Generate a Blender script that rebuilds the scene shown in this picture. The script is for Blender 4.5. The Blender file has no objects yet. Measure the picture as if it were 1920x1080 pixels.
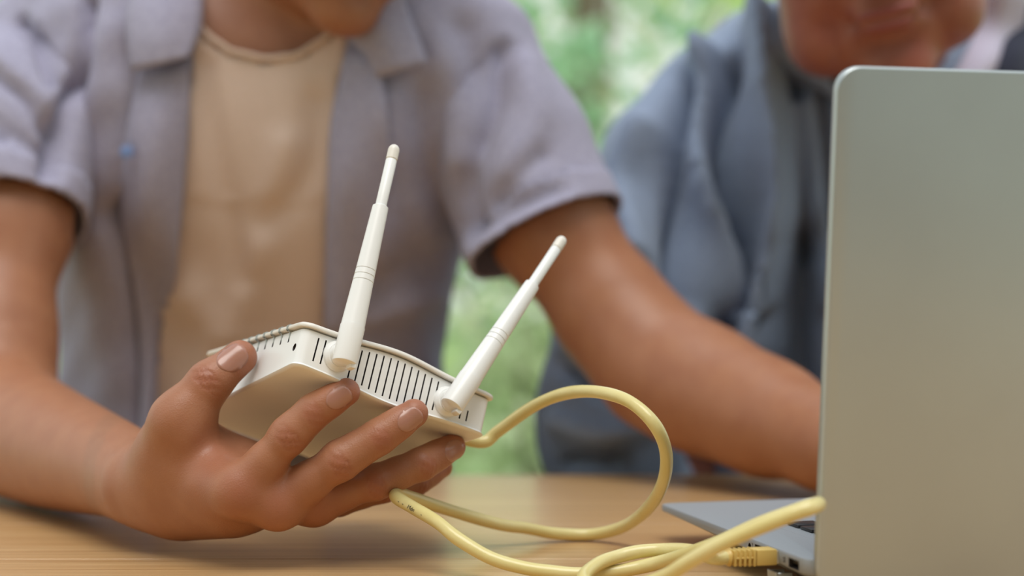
import bpy, bmesh, math, random
import numpy as np
from mathutils import Vector, Matrix
from mathutils.bvhtree import BVHTree
random.seed(4); rng = np.random.RandomState(4)
S = bpy.context.scene
COL = S.collection

# ---------------------------------------------------------------- camera, light, exposure
T0 = 0.74                      # table top height above the floor
F, CX, CY, H = 3300.0, 960.0, 524.0, 0.1606   # focal length in px, principal point, eye height over the table
cam = bpy.data.cameras.new('camera'); camo = bpy.data.objects.new('camera', cam); COL.objects.link(camo)
camo.location = (0, 0, T0 + H); camo.rotation_euler = (math.pi/2, 0, 0)
cam.sensor_width = 36; cam.lens = 36*F/1920; cam.shift_y = (CY-540)/1920
cam.clip_start = .05; cam.clip_end = 200
cam.dof.use_dof = True; cam.dof.focus_distance = .965
cam.dof.aperture_fstop = (cam.lens/1000)/(58/F*1.0)
S.camera = camo
S.view_settings.view_transform = 'Standard'; S.view_settings.look = 'None'
S.view_settings.gamma = 1; S.view_settings.use_curve_mapping = False
S.view_settings.exposure = -0.08
W = bpy.data.worlds.new('world'); S.world = W; W.use_nodes = True
nt = W.node_tree; nt.nodes.clear()
out = nt.nodes.new('ShaderNodeOutputWorld'); bg = nt.nodes.new('ShaderNodeBackground')
tc = nt.nodes.new('ShaderNodeTexCoord'); sp = nt.nodes.new('ShaderNodeSeparateXYZ'); rp = nt.nodes.new('ShaderNodeValToRGB')
nt.links.new(tc.outputs['Generated'], sp.inputs[0]); nt.links.new(sp.outputs['Z'], rp.inputs[0])
rp.color_ramp.elements[0].position = 0.0; rp.color_ramp.elements[0].color = (.93, 1.0, .90, 1)
rp.color_ramp.elements[1].position = .8; rp.color_ramp.elements[1].color = (.84, .92, 1.0, 1)
nt.links.new(rp.outputs[0], bg.inputs[0]); bg.inputs[1].default_value = 1.05
nt.links.new(bg.outputs[0], out.inputs[0])
sun = bpy.data.lights.new('sun', 'SUN'); suno = bpy.data.objects.new('sun', sun); COL.objects.link(suno)
sun.energy = 2.3; sun.angle = math.radians(38); sun.color = (1, .96, .9)
suno.rotation_euler = Vector((.0, -.36, 1)).to_track_quat('Z', 'Y').to_euler()

S.cycles.caustics_reflective = False; S.cycles.caustics_refractive = False
# ---------------------------------------------------------------- helpers
def P(px, py, d):
    return np.array([(px-CX)*d/F, d, T0 + H - (py-CY)*d/F])
def PX(p):                      # world points to picture pixels
    p = np.asarray(p); return np.stack([CX + F*p[..., 0]/p[..., 1], CY - F*(p[..., 2]-T0-H)/p[..., 1]], -1)

def tag(o, label=None, cat=None, group=None, kind=None):
    if label: o['label'] = label
    if cat: o['category'] = cat
    if group: o['group'] = group
    if kind: o['kind'] = kind
    return o
def empty(name, loc, label=None, cat=None, group=None):
    o = bpy.data.objects.new(name, None); COL.objects.link(o); o.location = loc; o.empty_display_size = .05
    return tag(o, label, cat, group)
def put(name, me, m, parent=None, smooth=True, keep=False):
    if m and not me.materials: me.materials.append(m)
    if smooth is not None:
        me.polygons.foreach_set('use_smooth', [smooth]*len(me.polygons))
    o = bpy.data.objects.new(name, me); COL.objects.link(o)
    if parent:
        o.parent = parent
        if not keep:            # mesh given in world coordinates
            o.matrix_parent_inverse = parent_world(parent).inverted()
    return o
def parent_world(p):
    m = p.matrix_basis.copy()
    if p.parent: m = parent_world(p.parent) @ p.matrix_parent_inverse @ m
    return m
def mesh(name, v, f):
    me = bpy.data.meshes.new(name)
    if isinstance(f, np.ndarray):
        v = np.asarray(v, dtype=np.float32)
        me.vertices.add(len(v)); me.vertices.foreach_set('co', v.ravel())
        n = f.shape[1]
        me.loops.add(f.size); me.loops.foreach_set('vertex_index', f.ravel().astype(np.int32))
        me.polygons.add(len(f)); me.polygons.foreach_set('loop_start', np.arange(0, f.size, n, dtype=np.int32))
        me.polygons.foreach_set('loop_total', np.full(len(f), n, dtype=np.int32))
        me.update(calc_edges=True); me.validate()
    else:
        me.from_pydata([tuple(map(float, a)) for a in v], [], f); me.update()
    return me
def from_bm(bm, name='m'):
    bmesh.ops.recalc_face_normals(bm, faces=bm.faces)
    me = bpy.data.meshes.new(name); bm.to_mesh(me); bm.free(); return me
def smooth_by_angle(me, deg=35):
    me.polygons.foreach_set('use_smooth', [True]*len(me.polygons))
    try: me.set_sharp_from_angle(angle=math.radians(deg))
    except Exception: pass
def box_bm(bm, size, mat=Matrix(), bevel=0, seg=2):
    g = bmesh.ops.create_cube(bm, size=1.0, matrix=mat @ Matrix.Diagonal((*size, 1)))
    if bevel:
        es = list({e for v in g['verts'] for e in v.link_edges})
        bmesh.ops.bevel(bm, geom=es, offset=bevel, segments=seg, affect='EDGES', profile=.5)
def rbox(name, size, center, m, parent=None, bevel=.002, seg=2, M=Matrix(), tagf=None):
    bm = bmesh.new(); box_bm(bm, size, M @ Matrix.Translation(center), bevel, seg)
    me = from_bm(bm, name); smooth_by_angle(me, 40)
    return put(name, me, m, parent, smooth=None)
def slab(name, poly, z0, z1, m, parent=None, M=Matrix(), bevel=.0008, seg=2):
    """prism over a 2-D outline, edges bevelled"""
    bm = bmesh.new(); vs = [bm.verts.new((x, y, z0)) for x, y in poly]; f = bm.faces.new(vs)
    r = bmesh.ops.extrude_face_region(bm, geom=[f]); up = [v for v in r['geom'] if isinstance(v, bmesh.types.BMVert)]
    for v in up: v.co.z = z1
    bm.normal_update()
    if bevel:
        es = [e for e in bm.edges if abs(e.verts[0].co.z-e.verts[1].co.z) < 1e-7]
        bmesh.ops.bevel(bm, geom=es, offset=bevel, segments=seg, affect='EDGES', profile=.5)
    bmesh.ops.transform(bm, matrix=M, verts=bm.verts)
    me = from_bm(bm, name); smooth_by_angle(me, 40)
    return put(name, me, m, parent, smooth=None)
def rrect(x0, y0, x1, y1, r, n=8):
    pts = []
    for cx, cy, a in ((x1-r, y0+r, -90), (x1-r, y1-r, 0), (x0+r, y1-r, 90), (x0+r, y0+r, 180)):
        for i in range(n+1):
            t = math.radians(a+90*i/n); pts.append((cx+r*math.cos(t), cy+r*math.sin(t)))
    return pts
def catmull(pts, n=10):
    pts = np.asarray(pts, float); q = np.vstack([2*pts[0]-pts[1], pts, 2*pts[-1]-pts[-2]]); out = []
    for i in range(1, len(q)-2):
        a, b, c, d = q[i-1:i+3]
        for t in np.linspace(0, 1, n, endpoint=False):
            out.append(.5*((2*b)+(-a+c)*t+(2*a-5*b+4*c-d)*t*t+(-a+3*b-3*c+d)*t**3))
    out.append(q[-2]); return np.array(out)
def tube_mesh(path, rad, n=14, cap=True, name='tube'):
    path = np.asarray(path); N = len(path); rad = np.broadcast_to(rad, (N,))
    t = np.gradient(path, axis=0); t /= np.linalg.norm(t, axis=1)[:, None]+1e-12
    up = np.array([0, 0, 1.]) if abs(t[0, 2]) < .9 else np.array([1., 0, 0])
    u = np.cross(t[0], up); u /= np.linalg.norm(u); V = []
    for i in range(N):
        u = u - t[i]*(u@t[i]); u /= np.linalg.norm(u); w = np.cross(t[i], u)
        for k in range(n):
            a = 2*math.pi*k/n; V.append(path[i]+rad[i]*(math.cos(a)*u+math.sin(a)*w))
    Fs = [(i*n+k, i*n+(k+1) % n, (i+1)*n+(k+1) % n, (i+1)*n+k) for i in range(N-1) for k in range(n)]
    if cap: Fs += [tuple(range(n))[::-1], tuple((N-1)*n+k for k in range(n))]
    return mesh(name, V, Fs)
def lathe(prof, n=32, M=Matrix(), name='lathe'):
    """prof: (radius, z) list about local Z"""
    V = []; Fs = []
    for r, z in prof:
        for k in range(n):
            a = 2*math.pi*k/n; V.append(tuple(M @ Vector((r*math.cos(a), r*math.sin(a), z))))
    for i in range(len(prof)-1):
        for k in range(n):
            Fs.append((i*n+k, i*n+(k+1) % n, (i+1)*n+(k+1) % n, (i+1)*n+k))
    Fs += [tuple(range(n))[::-1], tuple((len(prof)-1)*n+k for k in range(n))]
    me = mesh(name, V, Fs); smooth_by_angle(me, 32); return me

# ---------------------------------------------------------------- materials
def mat(name, col, rough=.5, metal=0, spec=.5, bump=None, var=None, sss=0, coat=0, sheen=0, trans=0, tint=None):
    m = bpy.data.materials.new(name); m.use_nodes = True; n = m.node_tree; b = n.nodes['Principled BSDF']
    b.inputs['Base Color'].default_value = (*col, 1); b.inputs['Roughness'].default_value = rough
    b.inputs['Metallic'].default_value = metal; b.inputs['Specular IOR Level'].default_value = spec
    if coat: b.inputs['Coat Weight'].default_value = coat; b.inputs['Coat Roughness'].default_value = .15
    if sheen: b.inputs['Sheen Weight'].default_value = sheen; b.inputs['Sheen Roughness'].default_value = .5
    if sss:
        b.inputs['Subsurface Weight'].default_value = sss; b.inputs['Subsurface Radius'].default_value = (1, .35, .2)
        b.inputs['Subsurface Scale'].default_value = .006
    tcn = n.nodes.new('ShaderNodeTexCoord'); src = None
    if var:                                  # (scale, other colour, amount)
        nz = n.nodes.new('ShaderNodeTexNoise'); nz.inputs['Scale'].default_value = var[0]; nz.inputs['Detail'].default_value = 4
        n.links.new(tcn.outputs['Object'], nz.inputs['Vector'])
        r = n.nodes.new('ShaderNodeMapRange'); r.inputs[1].default_value = .35; r.inputs[2].default_value = .65; r.inputs[4].default_value = var[2]
        n.links.new(nz.outputs['Fac'], r.inputs[0])
        mx = n.nodes.new('ShaderNodeMix'); mx.data_type = 'RGBA'
        mx.inputs[6].default_value = (*col, 1); mx.inputs[7].default_value = (*var[1], 1)
        n.links.new(r.outputs[0], mx.inputs[0]); src = mx.outputs[2]
    if tint:                                 # vertex attribute 'tint' mixes towards this colour
        at = n.nodes.new('ShaderNodeAttribute'); at.attribute_name = 'tint'
        mx2 = n.nodes.new('ShaderNodeMix'); mx2.data_type = 'RGBA'; mx2.inputs[7].default_value = (*tint, 1)
        n.links.new(at.outputs['Fac'], mx2.inputs[0])
        if src: n.links.new(src, mx2.inputs[6])
        else: mx2.inputs[6].default_value = (*col, 1)
        src = mx2.outputs[2]
    if src: n.links.new(src, b.inputs['Base Color'])
    if bump:                                 # (scale, distance)
        nz = n.nodes.new('ShaderNodeTexNoise'); nz.inputs['Scale'].default_value = bump[0]; nz.inputs['Detail'].default_value = 3
        n.links.new(tcn.outputs['Object'], nz.inputs['Vector'])
        bp = n.nodes.new('ShaderNodeBump'); bp.inputs['Distance'].default_value = bump[1]; bp.inputs['Strength'].default_value = 1
        n.links.new(nz.outputs['Fac'], bp.inputs['Height']); n.links.new(bp.outputs[0], b.inputs['Normal'])
    return m
SKIN_Y = mat('skin_young', (.375, .165, .086), .42, spec=.4, sss=.12, var=(55, (.31, .12, .062), .5), bump=(1100, .00020), tint=(.33, .10, .06))
SKIN_O = mat('skin_old', (.33, .12, .075), .42, spec=.45, sss=.12, var=(45, (.26, .085, .055), .8), tint=(.46, .13, .10))
NAIL = mat('nail', (.41, .185, .13), .22, spec=.6, sss=.2)
LIPS = mat('lips', (.42, .08, .07), .4)
HAIR = mat('hair', (.015, .012, .01), .5, bump=(300, .002))
GREYHAIR = mat('grey_hair', (.35, .35, .35), .6, bump=(300, .002))
def cloth(name, a, b, s=1400, d=.0004):
    m = mat(name, a, .85, spec=.2, var=(260, b, .8), sheen=.15); n = m.node_tree
    tcn = n.nodes.new('ShaderNodeTexCoord'); hs = []
    for sc in ((1, .12, .12), (.12, .12, 1)):
        mp = n.nodes.new('ShaderNodeMapping'); mp.inputs['Scale'].default_value = sc
        nz = n.nodes.new('ShaderNodeTexNoise'); nz.inputs['Scale'].default_value = s; nz.inputs['Detail'].default_value = 1
        n.links.new(tcn.outputs['Object'], mp.inputs[0]); n.links.new(mp.outputs[0], nz.inputs['Vector']); hs.append(nz)
    ad = n.nodes.new('ShaderNodeMath'); n.links.new(hs[0].outputs['Fac'], ad.inputs[0]); n.links.new(hs[1].outputs['Fac'], ad.inputs[1])
    bp = n.nodes.new('ShaderNodeBump'); bp.inputs['Distance'].default_value = d
    n.links.new(ad.outputs[0], bp.inputs['Height']); n.links.new(bp.outputs[0], n.nodes['Principled BSDF'].inputs['Normal'])
    return m
LINEN = cloth('lavender_linen', (.41, .39, .51), (.33, .315, .43))
TEE = cloth('beige_cotton', (.72, .56, .48), (.68, .53, .45), 2000, .0002)
RIB = cloth('beige_rib', (.66, .50, .41), (.62, .47, .38), 900, .0004)
BLUE = cloth('blue_grey_cotton', (.28, .34, .46), (.23, .285, .40))
DENIM = cloth('dark_denim', (.06, .08, .16), (.09, .12, .22))
SHOE = mat('shoe_leather', (.05, .03, .02), .4)
WHITE = mat('white_plastic', (.82, .82, .80), .30, spec=.5)
CREAM = mat('cream_plastic', (.76, .72, .65), .35, spec=.5)
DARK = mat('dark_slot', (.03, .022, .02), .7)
SEAM = mat('seam_shadow_line', (.28, .24, .21), .7)
LIGHTPIPE = mat('clear_light_pipe', (.30, .32, .30), .2)
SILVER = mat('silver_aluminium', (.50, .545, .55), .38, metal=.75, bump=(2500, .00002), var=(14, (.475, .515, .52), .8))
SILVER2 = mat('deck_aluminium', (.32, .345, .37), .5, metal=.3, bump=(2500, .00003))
KEYM = mat('black_key', (.012, .012, .014), .4)
LEG = mat('key_legend', (.6, .6, .6), .5)
SCREEN = mat('dark_screen', (.02, .02, .025), .15)
YELLOW = mat('yellow_cable', (.68, .58, .24), .26, spec=.5, var=(25, (.74, .65, .32), .8), bump=(120, .0003))
YPLUG = mat('yellow_boot', (.66, .47, .14), .4)
CLEAR = mat('clear_plug', (.5, .45, .35), .15)
INK = mat('black_print', (.05, .04, .03), .6)

def wood_mat(name, c1, c2, c3, along=0, rough=.33, coat=.5, sc=1.0):
    m = bpy.data.materials.new(name); m.use_nodes = True; n = m.node_tree; b = n.nodes['Principled BSDF']
    t = n.nodes.new('ShaderNodeTexCoord'); oi = n.nodes.new('ShaderNodeObjectInfo')
    ad = n.nodes.new('ShaderNodeVectorMath'); ad.operation = 'ADD'
    sc_ = n.nodes.new('ShaderNodeVectorMath'); sc_.operation = 'SCALE'; sc_.inputs['Scale'].default_value = 7.3
    cmb = n.nodes.new('ShaderNodeCombineXYZ')
    for k in range(3): n.links.new(oi.outputs['Random'], cmb.inputs[k])
    n.links.new(cmb.outputs[0], sc_.inputs[0]); n.links.new(t.outputs['Object'], ad.inputs[0]); n.links.new(sc_.outputs[0], ad.inputs[1])
    mp = n.nodes.new('ShaderNodeMapping'); s = [260*sc, 260*sc, 260*sc]; s[along] = 3.2*sc; mp.inputs['Scale'].default_value = s
    n.links.new(ad.outputs[0], mp.inputs[0])
    nz = n.nodes.new('ShaderNodeTexNoise'); nz.inputs['Scale'].default_value = 1; nz.inputs['Detail'].default_value = 6; nz.inputs['Roughness'].default_value = .65
    nz.inputs['Distortion'].default_value = .6; n.links.new(mp.outputs[0], nz.inputs['Vector'])
    mp2 = n.nodes.new('ShaderNodeMapping'); s2 = [26*sc]*3; s2[along] = 1.3*sc; mp2.inputs['Scale'].default_value = s2; n.links.new(ad.outputs[0], mp2.inputs[0])
    nz2 = n.nodes.new('ShaderNodeTexNoise'); nz2.inputs['Scale'].default_value = 1; nz2.inputs['Detail'].default_value = 3; n.links.new(mp2.outputs[0], nz2.inputs['Vector'])
    r = n.nodes.new('ShaderNodeValToRGB'); r.color_ramp.elements[0].position = .40; r.color_ramp.elements[0].color = (*c2, 1)
    r.color_ramp.elements[1].position = .56; r.color_ramp.elements[1].color = (*c1, 1); n.links.new(nz.outputs['Fac'], r.inputs[0])
    mr = n.nodes.new('ShaderNodeMapRange'); mr.inputs[1].default_value = .4; mr.inputs[2].default_value = .7; mr.inputs[4].default_value = .55
    n.links.new(nz2.outputs['Fac'], mr.inputs[0])
    mx = n.nodes.new('ShaderNodeMix'); mx.data_type = 'RGBA'; mx.inputs[7].default_value = (*c3, 1)
    n.links.new(mr.outputs[0], mx.inputs[0]); n.links.new(r.outputs[0], mx.inputs[6]); n.links.new(mx.outputs[2], b.inputs['Base Color'])
    bp = n.nodes.new('ShaderNodeBump'); bp.inputs['Distance'].default_value = .0004; n.links.new(nz.outputs['Fac'], bp.inputs['Height']); n.links.new(bp.outputs[0], b.inputs['Normal'])
    b.inputs['Roughness'].default_value = rough; b.inputs['Coat Weight'].default_value = coat; b.inputs['Coat Roughness'].default_value = .2
    return m
WOOD = wood_mat('light_oak', (.64, .415, .195), (.43, .245, .10), (.52, .30, .12))
DECKW = wood_mat('brown_decking', (.24, .17, .11), (.17, .12, .08), (.21, .15, .10), rough=.8, coat=0, sc=.5)
STOOLW = wood_mat('stool_wood', (.35, .20, .10), (.25, .13, .06), (.3, .16, .08), along=2)

def leaf_mat(name, cols):
    m = bpy.data.materials.new(name); m.use_nodes = True; n = m.node_tree; b = n.nodes['Principled BSDF']; o = n.nodes['Material Output']
    g = n.nodes.new('ShaderNodeNewGeometry'); r = n.nodes.new('ShaderNodeValToRGB'); cr = r.color_ramp
    while len(cr.elements) < len(cols): cr.elements.new(.5)
    for i, c in enumerate(cols): cr.elements[i].position = i/(len(cols)-1); cr.elements[i].color = (*c, 1)
    n.links.new(g.outputs['Random Per Island'], r.inputs[0]); n.links.new(r.outputs[0], b.inputs['Base Color'])
    b.inputs['Roughness'].default_value = .35
    tr = n.nodes.new('ShaderNodeBsdfTranslucent'); n.links.new(r.outputs[0], tr.inputs[0])
    mx = n.nodes.new('ShaderNodeMixShader'); mx.inputs[0].default_value = .45
    n.links.new(b.outputs[0], mx.inputs[1]); n.links.new(tr.outputs[0], mx.inputs[2]); n.links.new(mx.outputs[0], o.inputs['Surface'])
    return m
LEAF_A = leaf_mat('fresh_leaves', [(.52, .72, .22), (.68, .84, .32), (.80, .90, .42), (.58, .78, .28)])
LEAF_B = leaf_mat('blue_green_leaves', [(.28, .50, .32), (.42, .66, .42), (.56, .76, .52), (.34, .58, .38)])
LEAF_C = leaf_mat('olive_leaves', [(.52, .60, .36), (.64, .72, .46), (.72, .78, .56), (.48, .62, .36)])
BARK = mat('bark', (.22, .17, .12), .9, bump=(40, .02))
LAWN = mat('lawn', (.30, .46, .18), .9, var=(3, (.38, .52, .24), .8), bump=(60, .03))

# ---------------------------------------------------------------- distance-field modelling
class SDF:
    """solids joined with smooth unions; meshed with surface nets and snapped to the exact surface"""
    def __init__(s): s.p = []
    def cone(s, a, b, ra, rb, k=.01, op='u'):
        s.p.append(('c', np.array(a, float), np.array(b, float), ra, rb, k, op)); return s
    def ell(s, c, r, R=None, k=.01, op='u'):
        s.p.append(('e', np.array(c, float), np.array(r, float), np.eye(3) if R is None else np.array(R), 0, k, op)); return s
    def chain(s, pts, k=.01):
        for (a, ra), (b, rb) in zip(pts[:-1], pts[1:]): s.cone(a, b, ra, rb, k)
        return s
    def bounds(s, q):
        if q[0] == 'c':
            r = max(q[3], q[4]); return np.minimum(q[1], q[2])-r, np.maximum(q[1], q[2])+r
        r = max(q[2]); return q[1]-r, q[1]+r
    @staticmethod
    def dist(q, x):
        if q[0] == 'c':
            a, b, ra, rb = q[1:5]; ab = b-a; L = ab@ab+1e-12
            t = np.clip(((x-a)@ab)/L, 0, 1); return np.linalg.norm(x-a-t[..., None]*ab, axis=-1)-(ra+(rb-ra)*t)
        c, r, R = q[1:4]; y = (x-c)@R; k0 = np.linalg.norm(y/r, axis=-1); k1 = np.linalg.norm(y/(r*r), axis=-1)
        return k0*(k0-1)/(k1+1e-9)
    @staticmethod
    def comb(d, e, k, op):
        if op == 'u':
            h = np.maximum(k-np.abs(d-e), 0)/k; return np.minimum(d, e)-h*h*k*.25
        e = -e; h = np.maximum(k-np.abs(d-e), 0)/k; return np.maximum(d, e)+h*h*k*.25
    def ev(s, x):
        d = np.full(x.shape[:-1], 1.0)
        for q in s.p:
            lo, hi = s.bounds(q); m = q[5]+.02
            i = np.nonzero(np.all((x > lo-m) & (x < hi+m), axis=-1))
            if len(i[0]): d[i] = s.comb(d[i], s.dist(q, x[i]), q[5], q[6])
        return d
    def grad(s, x, e=4e-4):
        o = np.array([[1, -1, -1], [-1, -1, 1], [-1, 1, -1], [1, 1, 1.]]); g = 0
        for v in o: g = g + v*s.ev(x+v*e)[..., None]
        return g/(np.linalg.norm(g, axis=-1, keepdims=True)+1e-12)
    def net(s, h, clip=None, snap=2, inflate=0.0):
        bs = [s.bounds(q) for q in s.p if q[6] == 'u']
        lo = np.min([b[0] for b in bs], 0)-3*h-inflate; hi = np.max([b[1] for b in bs], 0)+3*h+inflate
        if clip is not None: lo = np.maximum(lo, clip[0]); hi = np.minimum(hi, clip[1])
        n = np.ceil((hi-lo)/h).astype(int)+1; D = np.full(n, 1.0, np.float32)
        for q in s.p:
            a, b = s.bounds(q); m = q[5]+2.5*h+inflate
            i0 = np.clip(np.floor((a-m-lo)/h).astype(int), 0, n); i1 = np.clip(np.ceil((b+m-lo)/h).astype(int)+1, 0, n)
            if np.any(i1 <= i0): continue
            ax = [lo[k]+h*np.arange(i0[k], i1[k]) for k in range(3)]
            x = np.stack(np.meshgrid(*ax, indexing='ij'), -1)
            sl = tuple(slice(i0[k], i1[k]) for k in range(3)); D[sl] = s.comb(D[sl], s.dist(q, x), q[5], q[6])
        D -= inflate
        sg = D < 0; cn = np.array(n)-1; acc = np.zeros((*cn, 3), np.float32); cnt = np.zeros(cn, np.float32); edges = []
        for ax in range(3):
            A = [slice(None)]*3; B = [slice(None)]*3; A[ax] = slice(0, -1); B[ax] = slice(1, None)
            d0, d1 = D[tuple(A)], D[tuple(B)]; c = sg[tuple(A)] != sg[tuple(B)]
            idx = np.argwhere(c); dd0 = d0[c]; dd1 = d1[c]; t = dd0/(dd0-dd1)
            pos = idx.astype(np.float32); pos[:, ax] += t; flip = sg[tuple(A)][c]; o = [k for k in range(3) if k != ax]
            edges.append((ax, idx, flip, o))
            for i in (0, -1):
                for j in (0, -1):
                    ci = idx.copy(); ci[:, o[0]] += i; ci[:, o[1]] += j
                    ok = np.all((ci >= 0) & (ci < cn), axis=1); ci = ci[ok]
                    np.add.at(cnt, tuple(ci.T), 1); np.add.at(acc, tuple(ci.T), pos[ok])
        has = cnt > 0; vi = np.full(cn, -1, np.int64); vi[has] = np.arange(has.sum())
        V = lo+h*(acc[has]/cnt[has][:, None]).astype(np.float64); Q = []
        for ax, idx, flip, o in edges:
            ok = (idx[:, o[0]] > 0) & (idx[:, o[1]] > 0) & (idx[:, o[0]] < cn[o[0]]) & (idx[:, o[1]] < cn[o[1]])
            I = idx[ok]; fl = flip[ok]; q = []
            for i, j in ((0, 0), (-1, 0), (-1, -1), (0, -1)):
                c = I.copy(); c[:, o[0]] += i; c[:, o[1]] += j; q.append(vi[tuple(c.T)])
            q = np.stack(q, 1)
            if ax == 1: fl = ~fl
            q[fl] = q[fl][:, ::-1]; Q.append(q[:, ::-1])
        Q = np.vstack(Q); Q = Q[np.all(Q >= 0, axis=1)]
        for _ in range(snap):
            V = V-(s.ev(V)-inflate)[:, None]*s.grad(V)
        return V, Q
def cut(V, Q, keepv):
    Q = Q[np.all(keepv[Q], axis=1)]; u = np.unique(Q); m = np.full(len(V), -1); m[u] = np.arange(len(u)); return V[u], m[Q], u
def polyd(XZ, line):
    d = np.full(len(XZ), 9.)
    for a, b in zip(line[:-1], line[1:]):
        ab = b-a; t = np.clip((XZ-a)@ab/(ab@ab+1e-12), 0, 1); d = np.minimum(d, np.linalg.norm(XZ-a-t[:, None]*ab, axis=1))
    return d
def folds(V, N, lst, d, front=True):
    """folds of cloth: ridges (+) and valleys (-) of width w (m) along lines on the front of the garment"""
    XZ = V[:, [0, 2]]; disp = np.zeros(len(V))
    for line, w, amp in lst:
        L = np.array([P(x, y, d)[[0, 2]] for x, y in line])
        if len(L) > 2: L = catmull(L, 4)
        g = amp*np.exp(-(polyd(XZ, L)/w)**2); disp += g
    if front: disp *= np.clip(-N[:, 1]*1.6+.15, 0, 1)
    return V+N*disp[:, None]
def rotm(yaw, pitch, roll):
    """yaw: towards picture right, pitch: looking down, roll: picture-plane tilt (counter-clockwise)"""
    y, p, r = map(math.radians, (yaw, pitch, roll))
    Rz = np.array(Matrix.Rotation(y, 3, 'Z')); Rx = np.array(Matrix.Rotation(p, 3, 'X')); Ry = np.array(Matrix.Rotation(-r, 3, 'Y'))
    return Ry@Rz@Rx
def head(sd, o, R, s=1.0, old=False):
    g = lambda x, y, z: o+s*(R@np.array([x, y, z]))
    E = lambda c, r, k=.012, op='u': sd.ell(g(*c), s*np.array(r), R, k*s, op)
    C = lambda a, b, ra, rb, k=.01, op='u': sd.cone(g(*a), g(*b), ra*s, rb*s, k*s, op)
    E((0, .018, .035), (.077, .096, .082), .02); E((0, -.018, -.018), (.064, .074, .088), .03)
    j = 1.14 if old else 1.0
    E((0, -.03, -.062), (.056*j, .052, .046), .03); E((0, -.072, -.098), (.026, .020, .018), .022)
    E((.034*j, -.045, -.035), (.03, .035, .035), .02); E((-.034*j, -.045, -.035), (.03, .035, .035), .02)
    C((0, -.088, .018), (0, -.106, -.020), .007, .010, .012); E((.011, -.100, -.022), (.008, .009, .007), .006); E((-.011, -.100, -.022), (.008, .009, .007), .006)
    E((0, -.078, .034), (.048, .014, .010), .015)
    for q in (1, -1):
        E((q*.032, -.098, .016), (.018, .016, .012), .012, 's'); E((q*.032, -.077, .016), (.0135, .012, .0115), .003)
        E((q*.079, .014, .0), (.007, .018, .031), .008); E((q*.086, .010, .002), (.004, .009, .018), .004, 's')
    E((0, -.084, -.052), (.026, .012, .014), .012)
    mw = .032 if old else .024; C((-mw, -.084 if old else -.087, -.056), (mw, -.084 if old else -.087, -.056), .003 if old else .0015, .003 if old else .0015, .006 if old else .004, 's')
    E((0, -.091, -.0735), (.022, .006, .005), .010, 's')
    if old:
        for q in (1, -1):
            C((q*.024, -.097, -.026), (q*.040, -.084, -.056), .005, .008, .012, 's'); C((q*.040, -.084, -.056), (q*.040, -.074, -.085), .008, .005, .012, 's')
            E((q*.050, -.048, -.070), (.022, .03, .024), .02)
    return g
def lips_mesh(g, R, s, parent, m):
    sd = SDF()
    sd.ell(g(0, -.0935, -.0495), s*np.array((.021, .0055, .0045)), R, .003); sd.ell(g(0, -.0925, -.0595), s*np.array((.018, .0055, .005)), R, .003)
    V, Q = sd.net(.0015); return put('lips', mesh('lips', V, Q), m, parent)
def hair_mesh(g, R, s, parent, m):
    sd = SDF()
    sd.ell(g(0, .024, .045), s*np.array((.085, .100, .086)), R, .01); sd.ell(g(0, -.062, .092), s*np.array((.055, .035, .026)), R, .03)
    sd.ell(g(0, .07, -.005), s*np.array((.066, .045, .06)), R, .02)
    sd.ell(g(0, -.085, -.01), s*np.array((.075, .07, .082)), R, .012, 's')
    V, Q = sd.net(.004); N = sd.grad(V); a = V@np.array([230., 170, 110]); V = V+N*(.0016*np.sin(a)+.0012*np.sin(V@np.array([-160., 260, 420])))[:, None]
    return put('hair', mesh('hair', V, Q), m, parent)

# ================================================================ SETTING
def plane(name, x0, x1, y0, y1, z0, z1, m, parent=None):
    bm = bmesh.new(); box_bm(bm, (x1-x0, y1-y0, z1-z0), Matrix.Translation(((x0+x1)/2, (y0+y1)/2, (z0+z1)/2)))
    return put(name, from_bm(bm), m, parent, smooth=False)
tag(plane('ground', -30, 30, -12, 50, -.24, -.14, LAWN), kind='structure', label='green lawn of the garden behind')
fl = tag(plane('floor', -3, 3.5, -1.6, 3.2, -.13, -.03, DECKW), kind='structure')
ADDEDWALL = mat('added_wall_render', (.36, .39, .40), .9, bump=(60, .002))
tag(plane('added_wall_back', -3, 3.5, -1.8, -1.6, -.13, 3.6, ADDEDWALL), kind='structure', label='plain unseen wall added behind the camera to cut low front light')  # wall added out of view; its height and tone hold back front light
pm = None
for i in range(34):
    if pm is None:
        o = rbox('plank', (6.5, .135, .03), (0, 0, 0), DECKW, None, .003, 1); pm = o.data
    else: o = bpy.data.objects.new('plank', pm); COL.objects.link(o)
    o.location = (.25, -1.53+i*.14, -.015); o.parent = fl

# ================================================================ TABLE
TY0, TY1, TX0, TX1 = -.30, 1.448, -1.15, 1.35
tb = empty('table', ((TX0+TX1)/2, (TY0+TY1)/2, 0), 'long light oak table with a glossy top that everything stands on', 'table')
nb = 12; bw = (TY1-TY0)/nb; bm0 = None
for i in range(nb):
    y = TY0+bw*(i+.5)
    bm = bmesh.new(); box_bm(bm, (TX1-TX0, bw-.0002, .028), Matrix.Translation(((TX0+TX1)/2, y, T0-.014)), .0005, 1)
    me = from_bm(bm); put('board', me, WOOD, tb, smooth=False)
for x in (TX0+.08, TX1-.08):
    for y in (TY0+.08, TY1-.08): rbox('leg', (.07, .07, T0-.028), (x, y, (T0-.028)/2), WOOD, tb, .006)
rbox('apron', (TX1-TX0-.2, .022, .08), ((TX0+TX1)/2, TY0+.08, T0-.068), WOOD, tb, .002)
rbox('apron', (TX1-TX0-.2, .022, .08), ((TX0+TX1)/2, TY1-.08, T0-.068), WOOD, tb, .002)

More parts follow.
